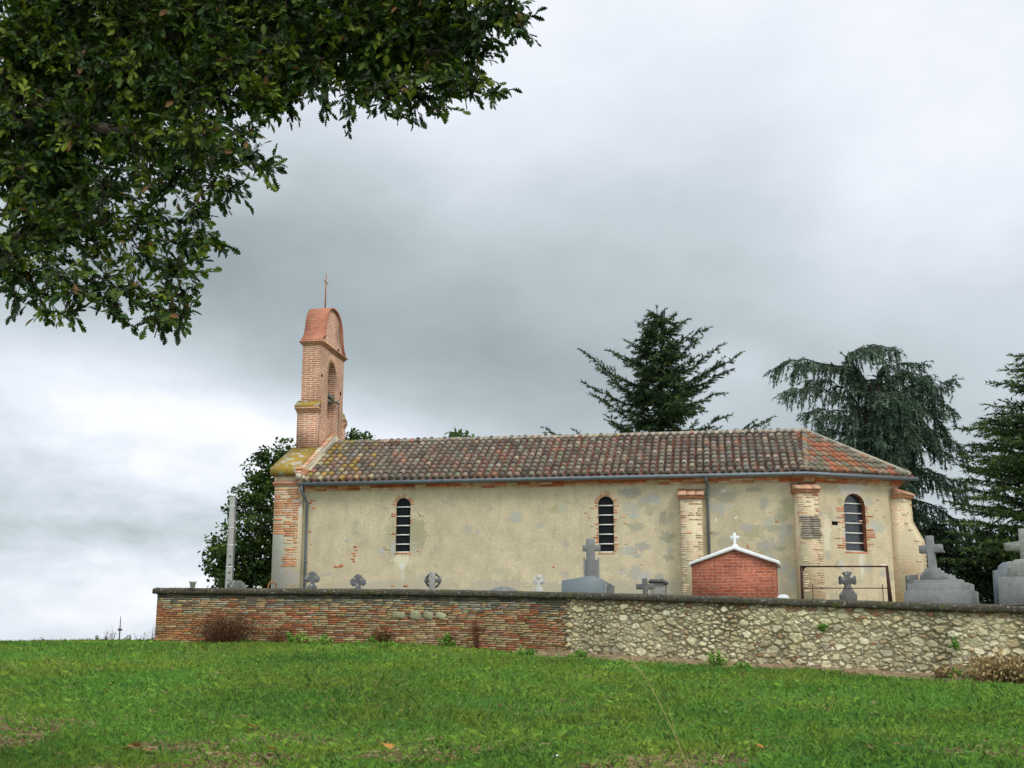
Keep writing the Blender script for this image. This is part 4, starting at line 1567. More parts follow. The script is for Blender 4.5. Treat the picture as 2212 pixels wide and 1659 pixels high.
def fleury(s, zc):
    """outline of a budded cross, arm length s, centred at height zc"""
    def arm(d):   # one bud, pointing up, from the left root to the right root
        return [(-.30, .26), (-.27, .46), (-.48, .50), (-.56, .70), (-.40, .80), (-.30, .96), (0, 1.02), (.30, .96), (.40, .80), (.56, .70), (.48, .50), (.27, .46), (.30, .26)]
    out = []
    for k in (0, -1):
        a = k * math.pi / 2
        out += [(x * math.cos(a) - z * math.sin(a), x * math.sin(a) + z * math.cos(a)) for x, z in arm(k)]
    bot = [(.30, -.26), (.28, -.55), (.42, -.90), (.66, -1.12), (.70, -2.2), (-.70, -2.2), (-.66, -1.12), (-.42, -.90), (-.28, -.55), (-.30, -.26)]
    out += bot
    a = math.pi / 2
    out += [(x * math.cos(a) - z * math.sin(a), x * math.sin(a) + z * math.cos(a)) for x, z in arm(0)]
    return [(x * s, zc + z * s) for x, z in out]


def graves():
    # dark chamfered headstone by the pole
    g = Mon('headstone', 509, 35.6, 'dark grey headstone with cut-off corners beside the concrete pole')
    z = g.z
    g.part('slab', 'dark_stone', poly_prism([(g.u(491), 0), (g.u(491), z(1263)), (g.u(500), z(1254)), (g.u(520), z(1254)), (g.u(528), z(1262)), (g.u(528), 0)], 0, .16))
    g.part('plinth', 'dark_stone', lambda mb: mb.box(g.u(485), g.u(534), -.06, .24, -.02, .12), 0)

    # budded crosses
    for nm, x, yc, s, mat, lab, Y in (('stone_cross', 674, 1250, 15.5, 'grey_stone', 'grey budded stone cross just right of the left downpipe', 37.0),
                                      ('stone_cross', 773, 1257, 16.5, 'grey_stone', 'bluish grey budded stone cross with three lobes, second to the right of the left downpipe', 37.0),
                                      ('stone_cross', 1164, 1255, 13.5, 'pale_stone', 'whitish budded stone cross with brown tips, between the round-topped slab and the granite gable stone', 34.5)):
        g = Mon(nm, x, Y, lab, 'cross', rz=random.uniform(-.12, .05), group='budded stone crosses on old graves')
        sc_ = s * g.k
        zc = g.z(yc)
        g.part('cross', mat, poly_prism(fleury(sc_, zc), 0, .13), .02)
        g.part('plinth', mat, lambda mb: mb.box(-sc_ * .9, sc_ * .9, -.08, .22, -.02, max(.12, zc - 2.2 * sc_ + .06)), .01)

    # pale post in front of a ringed cross
    g = Mon('ringed_cross', 935, 35.8, 'dark ringed cross half hidden by a pale upright stone post', 'cross')
    z = g.z(1254)

    def ring(mb):
        n, r0, r1 = 28, 12.5 * g.k, 17 * g.k
        for k in range(n):
            a0, a1 = 2 * math.pi * k / n, 2 * math.pi * (k + 1) / n
            mb.prism([(math.cos(a0) * r0, z + math.sin(a0) * r0), (math.cos(a0) * r1, z + math.sin(a0) * r1), (math.cos(a1) * r1, z + math.sin(a1) * r1), (math.cos(a1) * r0, z + math.sin(a1) * r0)], (0, .02, 0), (1, 0, 0), (0, 0, 1), (0, .10, 0))
    rg = g.part('ring', 'dark_stone', ring, 0)
    e = 18.5 * g.k
    g.part('arm', 'dark_stone', lambda mb: mb.box(-e, e, .0, .13, z - .055, z + .055), .01)
    g.part('shaft', 'dark_stone', lambda mb: mb.box(-.06, .06, .0, .13, 0, z + 14 * g.k), .01)
    g.part('post', 'lichen_granite', lambda mb: mb.box(g.u(927.5), g.u(940), -.16, -.03, 0, g.z(1236)), .008)

    # low arched slab
    g = Mon('arched_headstone', 1088, 34.2, 'low grey headstone with a shallow arched top just showing over the wall')
    u0, u1 = g.u(1058), g.u(1118)
    pts = [(u0, 0)] + [(u0 + (u1 - u0) * k / 12, g.z(1275) + (g.z(1266.5) - g.z(1275)) * math.sin(math.pi * k / 12)) for k in range(13)] + [(u1, 0)]
    g.part('slab', 'granite', poly_prism(pts, 0, .14), .006)

    # granite gable stone
    g = Mon('granite_headstone', 1262, 33.0, 'broad blue-grey polished granite headstone with a low gabled top')
    g.part('slab', 'blue_granite', poly_prism([(g.u(1213), 0), (g.u(1213.5), g.z(1254)), (g.u(1279), g.z(1243)), (g.u(1304), g.z(1252)), (g.u(1304), 0)], 0, .14), .006)
    g.part('edge_strip', 'granite', lambda mb: mb.box(g.u(1304) + .002, g.u(1310), .03, .16, 0, g.z(1255)), .004)
    g.part('plinth', 'blue_granite', lambda mb: mb.box(g.u(1205), g.u(1314), -.08, .3, -.02, .15), .006)
    # tall cross with stepped fins
    g = Mon('tall_grave_cross', 1278, 34.6, 'tall weathered grey cross flanked by stepped slabs behind the gabled granite stone', 'cross')
    g.part('shaft', 'granite', poly_prism([(g.u(1267), 0), (g.u(1268), g.z(1187.5)), (g.u(1268), g.z(1163)), (g.u(1286), g.z(1163)), (g.u(1286), g.z(1187.5)), (g.u(1291.5), 0)], 0, .2), .008)
    g.part('arm', 'granite', lambda mb: mb.box(g.u(1260), g.u(1298), .004, .196, g.z(1190), g.z(1177)), .008)
    for a, b, t in ((1261.5, 1264.8, 1203), (1265, 1268.5, 1209), (1288, 1291.5, 1209), (1292, 1295.5, 1204)):
        g.part('side_fin', 'granite', lambda mb, a=a, b=b, t=t: mb.box(g.u(a), g.u(b), .03, .17, 0, g.z(t)), .004)
    # brown box tomb right of it
    g = Mon('low_tomb', 1319, 35.0, 'small dark brown sloping tomb at the right of the gabled granite stone')
    g.part('body', 'dark_stone', poly_prism([(g.u(1306), 0), (g.u(1306), g.z(1257)), (g.u(1316), g.z(1259)), (g.u(1327), g.z(1267)), (g.u(1327), 0)], 0, .6), .01)

    # weathered cross and roofed tomb
    g = Mon('weathered_cross', 1392, 33.0, 'blackened squat stone cross leaning beside a small roofed tomb', 'cross', rz=-.12)
    g.part('shaft', 'dark_stone', poly_prism([(g.u(1386), 0), (g.u(1388), g.z(1265)), (g.u(1386), g.z(1249)), (g.u(1398), g.z(1249)), (g.u(1399), g.z(1265)), (g.u(1401), 0)], 0, .16), .01)
    g.part('arm', 'dark_stone', lambda mb: mb.box(g.u(1374), g.u(1412), .01, .15, g.z(1273), g.z(1261)), .01)
    g = Mon('roofed_tomb', 1420, 33.7, 'small stone tomb with a rounded mossy roof slab', rz=-.25)
    g.part('body', 'lichen_granite', lambda mb: mb.box(g.u(1404), g.u(1435), 0, .5, 0, g.z(1258)), .01)
    g.part('roof_slab', 'dark_stone', poly_prism([(g.u(1401), g.z(1260)), (g.u(1401), g.z(1255)), (g.u(1405), g.z(1251)), (g.u(1433), g.z(1251)), (g.u(1438), g.z(1256)), (g.u(1438), g.z(1262)), (g.u(1434), g.z(1258)), (g.u(1405), g.z(1257))], -.08, .6), .01)

    # brick mausoleum
    g = Mon('brick_tomb', 1584, 32.4, 'red brick tomb with a white gabled roof slab', 'tomb', rz=-.22)
    u0, u1, ue = g.u(1495), g.u(1676), g.z(1218.5)
    ap = g.z(1188)
    ua = g.u(1588)
    g.part('brick_body', 'redbrick', poly_prism([(u0, 0), (u0, ue), (ua, ap), (u1, ue), (u1, 0)], 0, 1.8), 0)

    def roof_(mb):
        t = .13
        top = [(g.u(1491), g.z(1222.5)), (g.u(1490), g.z(1214)), (ua - .12, g.z(1182)), (ua, g.z(1180.5)), (ua + .12, g.z(1182)), (g.u(1684), g.z(1214)), (g.u(1685), g.z(1223)), (g.u(1676), ue + .003), (ua, ap + .006), (u0, ue + .003)]
        mb.prism(top, (0, -.09, 0), (1, 0, 0), (0, 0, 1), (0, 1.98, 0))
    g.part('roof_slab', 'white', roof_, .015)
    # the cross that stands on its roof
    c = Mon('white_cross', 1590, 32.6, 'small white cross on the ridge of the red brick tomb', 'cross', base=at(1590, 1180, 32.6).z)
    c.part('shaft', 'white', lambda mb: mb.box(c.u(1586.5), c.u(1592.8), -.035, .035, 0, c.z(1151)), .006)
    c.part('arm', 'white', lambda mb: mb.box(c.u(1580.5), c.u(1600), -.031, .031, c.z(1163.5), c.z(1157.5)), .006)
    c.part('foot', 'white', poly_prism([(c.u(1582), -.03), (c.u(1586), c.z(1176)), (c.u(1593), c.z(1176)), (c.u(1599), -.03)], -.07, .07), .006)

    # small white dome
    g = Mon('white_urn', 1690, 31.6, 'small white rounded grave ornament at the foot of the brick tomb', 'ornament')
    zt = g.z(1284.5)
    prof = [(.08, 0), (.08, zt - .22), (.15, zt - .14), (.16, zt - .09), (.13, zt - .03), (.06, zt), (0.001, zt + .002)]
    n = 14

    def lathe(mb):
        vs = [(r * math.cos(2 * math.pi * k / n), r * math.sin(2 * math.pi * k / n), z) for r, z in prof for k in range(n)]
        mb.add(vs, [(i * n + k, i * n + (k + 1) % n, (i + 1) * n + (k + 1) % n, (i + 1) * n + k) for i in range(len(prof) - 1) for k in range(n)])
    g.part('body', 'white', lathe, 0, None, True)

    # iron frame
    g = Mon('iron_frame', 1825, 31.0, 'rusty rectangular iron frame standing over an old grave', 'frame')
    rr = .026
    uL, uR, zt = g.u(1732), g.u(1917.5), g.z(1225.5)
    g.part('post', 'iron', lambda mb: mb.prism([(uL - .035, 0), (uL - rr, zt), (uL + rr, zt), (uL + .035, 0)], (0, -.02, 0), (1, 0, 0), (0, 0, 1), (0, .05, 0)), 0)
    g.part('post', 'iron', lambda mb: mb.prism([(uR - .05 + .04, 0), (uR - rr, zt), (uR + rr, zt), (uR + .05 + .05, 0)], (0, -.02, 0), (1, 0, 0), (0, 0, 1), (0, .05, 0)), 0)
    g.part('top_rail', 'iron', lambda mb: mb.box(uL - rr, uR + rr, -.022, .032, zt + .002, zt + .04), 0)
    g.part('gusset', 'iron', lambda mb: mb.prism([(uL + rr, zt), (uL + rr + .09, zt), (uL + rr, zt - .11)], (0, -.004, 0), (1, 0, 0), (0, 0, 1), (0, .01, 0)), 0)
    z1 = g.z(1270.5)
    g.part('rail', 'iron', lambda mb: mb.tube([(uL, 0, z1), (uR, 0, z1)], .013, 6), 0)
    for x, y in ((1755, 1262), (1906, 1262)):
        g.part('rod', 'iron', lambda mb: mb.tube([(g.u(x), .02, 0), (g.u(x), .02, g.z(y))], .011, 6), 0)

    # dark cross headstone inside the frame
    g = Mon('cross_headstone', 1832, 32.0, 'dark grey headstone carved as a flared cross inside the rusty iron frame')
    k = g.k

    def cross(mb):
        cz = g.z(1253)
        q = [(-18, -46), (-18, -31), (-12, -24), (-9.5, -20), (-6, -13), (-6, -9), (-12, -7), (-16.5, -10), (-18.5, -5), (-17.5, 0), (-18.5, 3), (-16.5, 10), (-12, 6), (-6, 4), (-5, 9), (-9, 14), (-9.5, 18), (-4.5, 17), (0, 19)]
        q += [(-x, y) for x, y in q[-2::-1]]
        mb.prism([(x * k, cz + y * k) for x, y in q], (0, 0, 0), (1, 0, 0), (0, 0, 1), (0, .15, 0))
    g.part('slab', 'dark_stone', cross, .01)

    # big granite monument with stepped base and cross
    g = Mon('granite_monument', 2014, 29.5, 'large grey granite monument with stepped base and a tall cross, beside the apse buttress', 'monument', rz=-.45, us=1.05)
    for nm, a, b, t, d0, d1 in (('base', 1949, 2098, 1275.5, 0, 1.3), ('step', 1957, 2091, 1259.5, .05, 1.2), ('step', 1972.5, 2076, 1252, .10, .65)):
        g.part(nm, 'granite', lambda mb, a=a, b=b, t=t, d0=d0, d1=d1: mb.box(g.u(a), g.u(b), d0, d1, 0, g.z(t)), .012)
    q = [(1984, 1252), (1984, 1239), (1989.5, 1239), (1989.5, 1233), (1995.5, 1233), (1995.5, 1227), (2004, 1227), (2003, 1193), (1986, 1193), (1986, 1176), (2002, 1176), (2002, 1155.5), (2018, 1155.5), (2018.5, 1174.5), (2037, 1174.5), (2038, 1191.5),
         (2019.5, 1192), (2021.5, 1226), (2029, 1226), (2029, 1232), (2036.5, 1232), (2036.5, 1238), (2044, 1238), (2044, 1252)]
    g.part('cross', 'granite', poly_prism([(g.u(x), g.z(y)) for x, y in q], .2, .42), .01)
    # small stones round it
    g = Mon('dark_headstone', 1971, 31.0, 'low dark wavy-topped headstone behind the left step of the granite monument')
    g.part('slab', 'dark_stone', poly_prism([(g.u(1957), 0), (g.u(1960), g.z(1244)), (g.u(1968), g.z(1241)), (g.u(1975), g.z(1242)), (g.u(1984), g.z(1240)), (g.u(1984), 0)], 0, .14), .008)
    g = Mon('pointed_headstone', 2060, 32.5, 'pale grey pointed headstone behind the right shoulder of the granite monument')
    g.part('slab', 'granite', poly_prism([(g.u(2044), 0), (g.u(2044), g.z(1253)), (g.u(2055), g.z(1239)), (g.u(2074), g.z(1256)), (g.u(2074), 0)], 0, .14), .008)

    # monument cut by the right edge of the picture
    g = Mon('granite_monument', 2215, 28.0, 'bulky lichened granite monument with a cross at the right edge', 'monument', rz=-.45, us=1.08)
    g.part('base', 'granite', lambda mb: mb.box(g.u(2154), g.u(2280), 0, 1.3, 0, g.z(1245)), .012)
    g.part('step', 'lichen_granite', poly_prism([(g.u(2173), g.z(1245)), (g.u(2178), g.z(1218)), (g.u(2196), g.z(1207)), (g.u(2234), g.z(1207)), (g.u(2252), g.z(1218)), (g.u(2258), g.z(1245))], .1, .7), .012)
    q = [(2206, 1207), (2206, 1187), (2173, 1187), (2173, 1170), (2206, 1167), (2206, 1140), (2224, 1140), (2224, 1167), (2257, 1170), (2257, 1187), (2224, 1187), (2224, 1207)]
    g.part('cross', 'lichen_granite', poly_prism([(g.u(x), g.z(y)) for x, y in q], .22, .44), .012)
    g = Mon('curved_headstone', 2168, 29.2, 'grey headstone with a curved stepped top behind the monument at the right edge')
    g.part('slab', 'blue_granite', poly_prism([(g.u(2148), 0), (g.u(2150), g.z(1232)), (g.u(2160), g.z(1231)), (g.u(2162), g.z(1223)), (g.u(2172), g.z(1215)), (g.u(2186), g.z(1212)), (g.u(2196), g.z(1214)), (g.u(2196), 0)], 0, .14), .008)


graves()


def wall_things():
    # pale pot standing on the coping
    p = at(416, 1270, 33.6)
    o = empty('flower_pot', (p.x, p.y, 1.445), 'small pale flower pot standing on the wall coping at the left', 'pot')
    n = 14
    mb = MB()
    prof = [(.001, 0), (.060, 0), (.085, .13), (.105, .14), (.105, .165), (.085, .165), (.07, .06), (.001, .05)]
    mb.add([(r * math.cos(2 * math.pi * k / n), r * math.sin(2 * math.pi * k / n), z) for r, z in prof for k in range(n)],
           [(i * n + k, i * n + (k + 1) % n, (i + 1) * n + (k + 1) % n, (i + 1) * n + k) for i in range(len(prof) - 1) for k in range(n)])
    mb.build('pot', M['pale_stone'], o, True)
    # bent rusty bar by the facade
    p = at(583, 1268, 36.5)
    o = empty('rusty_hoop', (p.x, p.y, G), 'bent orange rusty iron hoop by the foot of the church facade', 'hoop')
    k = 36.5 / 2700
    zz = lambda y: at(583, y, 36.5).z - G
    mb = MB()
    mb.tube([(-4 * k, 0, 0), (-4 * k, 0, zz(1268)), (-1 * k, 0, zz(1259)), (2 * k, 0, zz(1256.5)), (10 * k, 0, zz(1258)), (12 * k, .1, zz(1262)), (13 * k, .1, 0)], .022, 6)
    mb.build('hoop', M['orange_iron'], o)
    p = at(560, 1266, 35.0)
    o = empty('white_vase', (p.x, p.y, G), 'small whitish rounded grave vase left of the rusty hoop', 'vase')
    mb = MB()
    zt = at(560, 1265.5, 35.0).z - G
    prof = [(.10, 0), (.08, zt - .15), (.07, zt - .1), (.075, zt - .04), (.05, zt - .005), (.001, zt)]
    mb.add([(r * math.cos(2 * math.pi * k / n), r * math.sin(2 * math.pi * k / n), z) for r, z in prof for k in range(n)],
           [(i * n + k, i * n + (k + 1) % n, (i + 1) * n + (k + 1) % n, (i + 1) * n + k) for i in range(len(prof) - 1) for k in range(n)])
    mb.build('body', M['pale_stone'], o, True)

    # concrete pole
    Y = 40.0
    p = at(494, 1270, Y)
    o = empty('utility_pole', (p.x, p.y, G), 'tapering concrete utility pole with ladder recesses left of the church', 'pole')
    zt = at(496, 1066, Y).z - G
    mb = MB()
    w0, w1, d0, d1 = .115, .078, .11, .075
    mb.add([(-w0, -d0, 0), (w0, -d0, 0), (w0, d0, 0), (-w0, d0, 0), (-w1, -d1, zt), (w1, -d1, zt), (w1, d1, zt), (-w1, d1, zt)],
           [(0, 1, 5, 4), (1, 2, 6, 5), (2, 3, 7, 6), (3, 0, 4, 7), (4, 5, 6, 7)])
    sh = mb.build('shaft', M['concrete'], o, bevel=.02)
    for y in (1268, 1253, 1237, 1219.5, 1202):
        z = at(494, y, Y).z - G
        f = z / zt
        rb = MB()
        w = w0 + (w1 - w0) * f
        d = d0 + (d1 - d0) * f
        rb.box(-w * .35 + .02, w * .62, -d - .012, -d + .02, z - .02, z + .02)
        rb.box(w * .55, w * .62, -d - .006, -d + .02, z - .22, z - .02)
        rb.build('step_recess', M['dark_stone'], sh)
    for y in (1225, 1178, 1140, 1094):
        z = at(494, y, Y).z - G
        f = z / zt
        w, d = w0 + (w1 - w0) * f + .006, d0 + (d1 - d0) * f + .006
        rb = MB()
        rb.box(-w, w, -d, d, z - .012, z + .012)
        rb.build('pole_band', M['white'], o)
    mb = MB()
    mb.box(-w1 - .012, w1 + .012, -d1 - .012, d1 + .012, zt - .10, zt - .03)
    mb.box(-w1 - .07, w1, -.02, .02, zt - .16, zt - .13)
    mb.build('pole_cap', M['white'], o)
    mb = MB()
    mb.tube([(w1 * .1, 0, zt - .02), (w1 * .2, 0, zt + .1), (w1 * 1.2, 0, zt + .19), (w1 * 2.6, 0, zt + .18), (w1 * 3.2, 0, zt + .08)], .016, 6)
    mb.tube([(w1 + .025, -.02, zt - .1), (w1 + .06, -.02, zt - 1.2), (w0 + .01, -.02, 1.6), (w0 + .02, -.02, 0)], .014, 6)
    mb.build('conduit', M['zinc'], o)
    # service cables to the church
    a = Vector(o.location) + Vector((w1, 0, 0))
    for yy, ye in ((1085, 1090), (1098, 1106), (1112, 1118), (1128, 1134)):
        p0 = Vector((a.x, a.y, at(496, yy, Y).z))
        pe = L0 + A3 * -.96 + B3 * 3.2
        pe.z = at(597, ye, 42).z
        pts = []
        for k in range(13):
            t = k / 12
            q = p0.lerp(pe, t)
            q.z -= .22 * 4 * t * (1 - t) * .5
            pts.append(q)
        mb = MB(-p0)
        mb.tube(pts, .008, 4)
        c = mb.build('overhead_cable', M['mast'])
        c.location = p0
        tag(c, 'thin service cable strung from the concrete pole to the church facade', 'cable', 'cables between pole and church')
    # far mast beyond the crest
    D = 900.0
    b = at(256.5, 1400, D)
    t = at(258.5, 1330, D)
    H = t.z - b.z + 24
    o = empty('radio_mast', (b.x, b.y, b.z - 24), 'distant thin radio mast with a platform, beyond the crest of the meadow', 'mast')
    mb = MB()
    mb.tube([(0, 0, 0), (0, 0, H * .74), (0, 0, H * .92), (0, 0, H)], [.6, .45, .3, .15], 8)
    mb.build('shaft', M['mast'], o)
    z = at(257.5, 1360, D).z - (b.z - 24)
    mb = MB()
    mb.tube([(0, 0, z - .8), (0, 0, z + .8)], [1.0, 1.1], 10)
    mb.build('platform', M['mast'], o)
    for k in range(3):
        mb = MB()
        a = 2.1 * k
        mb.tube([(.9 * math.cos(a), .9 * math.sin(a), z - .4), (1.6 * math.cos(a), 1.6 * math.sin(a), z - .1)], [.5, .6], 8)
        mb.build('dish', M['mast'], o)


wall_things()

# ------------------------------------------------------------------ vegetation
def unit(v):
    return v / np.maximum(np.linalg.norm(v, axis=-1, keepdims=True), 1e-9)


def rand_dirs(n, r):
    return unit(r.normal(size=(n, 3)))


def leaf_quads(P, D, N, ln, wd):
    """kite-shaped leaves: base P, direction D, normal N"""
    S = unit(np.cross(D, N))
    ln, wd = ln[:, None], wd[:, None]
    a, b, c, d = P, P + D * ln * .45 + S * wd * .5, P + D * ln, P + D * ln * .45 - S * wd * .5
    V = np.stack([a, b, c, d], 1).reshape(-1, 3)
    return V


def leaf_mesh(name, V, k, tint, mat, parent, org):
    n = len(V) // k
    return np_mesh(name, V - np.array(org)[None], np.arange(n * k), np.full(n, k), tint, mat, parent)


def palette(n, cols, wts, r, var=.2):
    c = np.array(cols)
    w = np.array(wts, float)
    out = c[r.choice(len(c), n, p=w / w.sum())]
    return out * r.uniform(1 - var, 1 + var, (n, 1))


def broadleaf(name, label, base, lobes, cols, wts, seed, nper=900, lsize=.13, cat='tree', group=None, limbs=True, hollow=.55, trunk_r=.2):
    """lobes: (centre Vector, radius); leaves in clumps spread through each lobe"""
    r = np.random.default_rng(seed)
    root = empty(name, base, label, cat, group)
    Vs, Ts = [], []
    for c, rad in lobes:
        ncl = max(6, int(nper * rad * rad / 26))
        d = rand_dirs(ncl, r)
        rr = rad * (hollow + (1 - hollow) * r.random(ncl) ** .7)
        cc = np.array(c)[None] + d * rr[:, None] * np.array([1, 1, .92])
        per = 26
        n = ncl * per
        off = r.normal(size=(n, 3)) * (.11 + .05 * rad) * np.array([1, 1, .6])
        P = np.repeat(cc, per, 0) + off
        out = np.repeat(d, per, 0)
        D = unit(rand_dirs(n, r) + out * .7 + np.array([0, 0, -.35]))
        N = unit(rand_dirs(n, r) * .8 + np.array([0, -.2, 1.0]) + out * .4)
        ln = lsize * r.uniform(.7, 1.3, n)
        Vs.append(leaf_quads(P, D, N, ln, ln * r.uniform(.65, .9, n)))
        tc = palette(ncl, cols, wts, r, .12)
        Ts.append(np.repeat(tc, per, 0) * r.uniform(.75, 1.25, (n, 1)))
    leaf_mesh('crown', np.concatenate(Vs), 4, np.concatenate(Ts), M['leaf'], root, base)
    mb = MB(-Vector(base))
    b = Vector(base)
    top = max((c for c, _ in lobes), key=lambda c: c[2])
    tp = Vector(top)
    mb.tube([b, b.lerp(tp, .35) + Vector((.1, .05, 0)), b.lerp(tp, .7), tp], [trunk_r, trunk_r * .75, trunk_r * .45, .03], 8)
    if limbs:
        for c, rad in lobes:
            c = Vector(c)
            h = .25 + .5 * max(0, min(1, (c.z - b.z) / max(.1, tp.z - b.z)))
            s = b.lerp(tp, h * .8)
            mb.tube([s, s.lerp(c, .5) + Vector((0, 0, .1)), c], [trunk_r * .4, trunk_r * .25, .02], 6)
    mb.build('trunk', M['bark'], root, True)
    return root


def lob(Y, *ls):
    return [(at(x, y, Y + dy), r * (Y + dy) / 2690) for x, y, r, dy in ls]


GREEN = [(.040, .075, .012), (.065, .11, .016), (.095, .145, .022), (.028, .052, .012)]


def trees_left():
    Y = 46.0
    L = lob(Y, (585, 985, 30, 0), (612, 975, 28, 1), (560, 1015, 34, 0), (600, 1030, 45, .5), (545, 1060, 36, .3), (525, 1100, 26, .8), (590, 1085, 40, 0), (560, 1120, 36, -.3), (515, 1115, 22, 1),
            (500, 1170, 42, 0), (475, 1180, 30, .4), (465, 1215, 24, .3), (510, 1220, 50, -.5), (560, 1210, 45, 0), (595, 1200, 42, .2), (490, 1245, 34, .1), (545, 1255, 45, -.3), (590, 1250, 42, 0), (560, 1165, 34, .8),
            (630, 1000, 30, 1.2), (640, 968, 14, 1.4), (575, 1265, 40, .5), (610, 1130, 30, .5), (530, 1280, 40, .3))
    b = at(560, 1280, Y)
    broadleaf('broadleaf_tree', 'dark green bushy broadleaf tree behind the concrete pole and left of the church', (b.x, b.y, G), L, GREEN, (4, 4, 1.5, 3), 5, 1500, .15, hollow=.5)
    Y = 50.0
    L = lob(Y, (762, 945, 20, 0), (785, 952, 16, .5), (750, 958, 20, 0), (775, 975, 40, 0), (740, 980, 40, 0), (800, 972, 16, .2))
    b = at(765, 1250, Y)
    broadleaf('broadleaf_tree', 'top of a broadleaf tree showing just right of the bell gable above the roof ridge', (b.x, b.y, G), L, GREEN, (3, 5, 2, 2), 6, 1500, .15)
    Y = 47.0
    L = lob(Y, (988, 946, 9, 0), (986, 955, 8, 0), (1012, 952, 7, .2), (1000, 975, 18, 0), (985, 1000, 20, 0), (1010, 1000, 20, .3))
    b = at(998, 1250, Y)
    broadleaf('broadleaf_tree', 'two small leafy shoots of a tree peeping over the middle of the roof ridge', (b.x, b.y, G), L, [(.07, .14, .03), (.05, .10, .025)], (1, 1), 8, 1500, .22, hollow=.3, trunk_r=.12)


trees_left()


def slivers(P, D, ln, wd, r, spread=.55):
    """flat needle sprays: short tapered blades along D with scatter"""
    n = len(P)
    D = unit(D + r.normal(size=(n, 3)) * spread)
    N = rand_dirs(n, r)
    S = unit(np.cross(D, N))
    a = P + S * wd[:, None] * .5
    b = P - S * wd[:, None] * .5
    c = P + D * ln[:, None]
    return np.stack([a, b, c], 1).reshape(-1, 3)


def along(path, s):
    """points and tangents on a polyline (k,3) at fractions s"""
    path = np.asarray(path, float)
    seg = np.linalg.norm(np.diff(path, axis=0), axis=1)
    cum = np.concatenate(([0], np.cumsum(seg)))
    x = s * cum[-1]
    P = np.stack([np.interp(x, cum, path[:, k]) for k in range(3)], -1)
    x2 = np.clip(x + .02 * cum[-1], 0, cum[-1])
    x1 = np.clip(x - .02 * cum[-1], 0, cum[-1])
    T = unit(np.stack([np.interp(x2, cum, path[:, k]) - np.interp(x1, cum, path[:, k]) for k in range(3)], -1))
    return P, T, cum[-1]


def conifer(name, label, base, trunk, limbs, cols, wts, seed, tw=.75, tw_step=.10, tuft=.05, weep=0.0, nl=.10, nw=.03, hang=0.0, taper=True, group=None, per_w=2):
    """limbs: list of polylines in world space. Twigs leave each limb on both sides; needle tufts cover the twigs.
    weep: how strongly twigs bend down; hang: share of twigs that are long pendulous curtains"""
    r = np.random.default_rng(seed)
    root = empty(name, base, label, 'tree', group)
    wood = MB(-Vector(base))
    wood.tube(trunk[0], trunk[1], 8)
    Vs, Ts = [], []
    for path in limbs:
        path = np.asarray(path, float)
        _, _, Ln = along(path, np.array([0., 1.]))
        n = len(path)
        wood.tube([tuple(p) for p in path], [max(.008, .010 + .010 * Ln * (1 - k / (n - 1)) ** 1.2) for k in range(n)], 5, cap=False)
        nt = max(4, int(Ln / tw_step))
        s = np.clip((np.arange(nt) + r.random(nt)) / nt, .12, 1)
        P, T, _ = along(path, s)
        side = unit(np.cross(T, np.array([0, 0, 1.0])[None] + .001))
        sg = np.where(np.arange(nt) % 2 == 0, 1.0, -1.0)[:, None]
        tl = tw * ((1 - .75 * s) if taper else np.ones(nt)) * r.uniform(.6, 1.15, nt)
        tl = np.minimum(tl, .35 * Ln + .15)
        TD = unit(side * sg * r.uniform(.35, 1.0, (nt, 1)) + T * r.uniform(.4, 1.0, (nt, 1)) + r.normal(size=(nt, 3)) * .24 + np.array([0, 0, -weep]))
        isH = r.random(nt) < hang
        TD[isH] = unit(TD[isH] * .28 + np.array([0, 0, -1.0]))
        tl = np.where(isH, tl * r.uniform(.9, 1.9, nt), tl)
        # end tip continues the limb
        P = np.concatenate([P, path[-1:]])
        TD = np.concatenate([TD, T[-1:]])
        tl = np.concatenate([tl, [min(.35, .2 * Ln)]])
        isH = np.concatenate([isH, [False]])
        # needle tufts along each twig
        cnt = np.maximum(3, (tl / tuft).astype(int)) * per_w
        idx = np.repeat(np.arange(len(P)), cnt)
        f = r.random(len(idx))
        bend = np.where(isH, 0, (weep + .12) * .5)[idx]
        Q = P[idx] + TD[idx] * (tl[idx] * f)[:, None] + np.array([0, 0, -1.0]) * (bend * tl[idx] * f ** 2)[:, None]
        Q += r.normal(size=Q.shape) * .012
        ND = unit(TD[idx] + np.array([0, 0, -1.0]) * (bend * f * 1.5)[:, None])
        m = len(Q)
        ln = nl * r.uniform(.6, 1.4, m)
        Vs.append(slivers(Q, ND, ln, nw * r.uniform(.7, 1.3, m), r, .5))
        tc = palette(len(P), cols, wts, r, .2)
        Ts.append(tc[idx] * r.uniform(.7, 1.3, (m, 1)))
    V = np.concatenate(Vs)
    leaf_mesh('crown', V, 3, np.concatenate(Ts), M['needle'], root, base)
    wood.build('trunk', M['bark'], root, True)
    return root, len(V) // 3


CEDAR = [(.032, .060, .022), (.052, .090, .028), (.095, .122, .030), (.020, .038, .017)]
BLUE = [(.066, .105, .066), (.104, .150, .094), (.038, .066, .040), (.145, .19, .12)]
GREENC = [(.042, .080, .024), (.070, .118, .030), (.105, .150, .036), (.022, .045, .016)]


def limb(base, az, L, rise, droop, r, n=7):
    """from the trunk outwards; az measured from +X anticlockwise"""
    t = np.linspace(0, 1, n)
    d = np.array([math.cos(az), math.sin(az), 0])
    p = np.array(base)[None] + d[None] * (L * t)[:, None] + np.array([0, 0, 1.0])[None] * (rise * t - droop * t ** 2)[:, None]
    p[1:] += r.normal(size=(n - 1, 3)) * .03 * L * .5
    return p


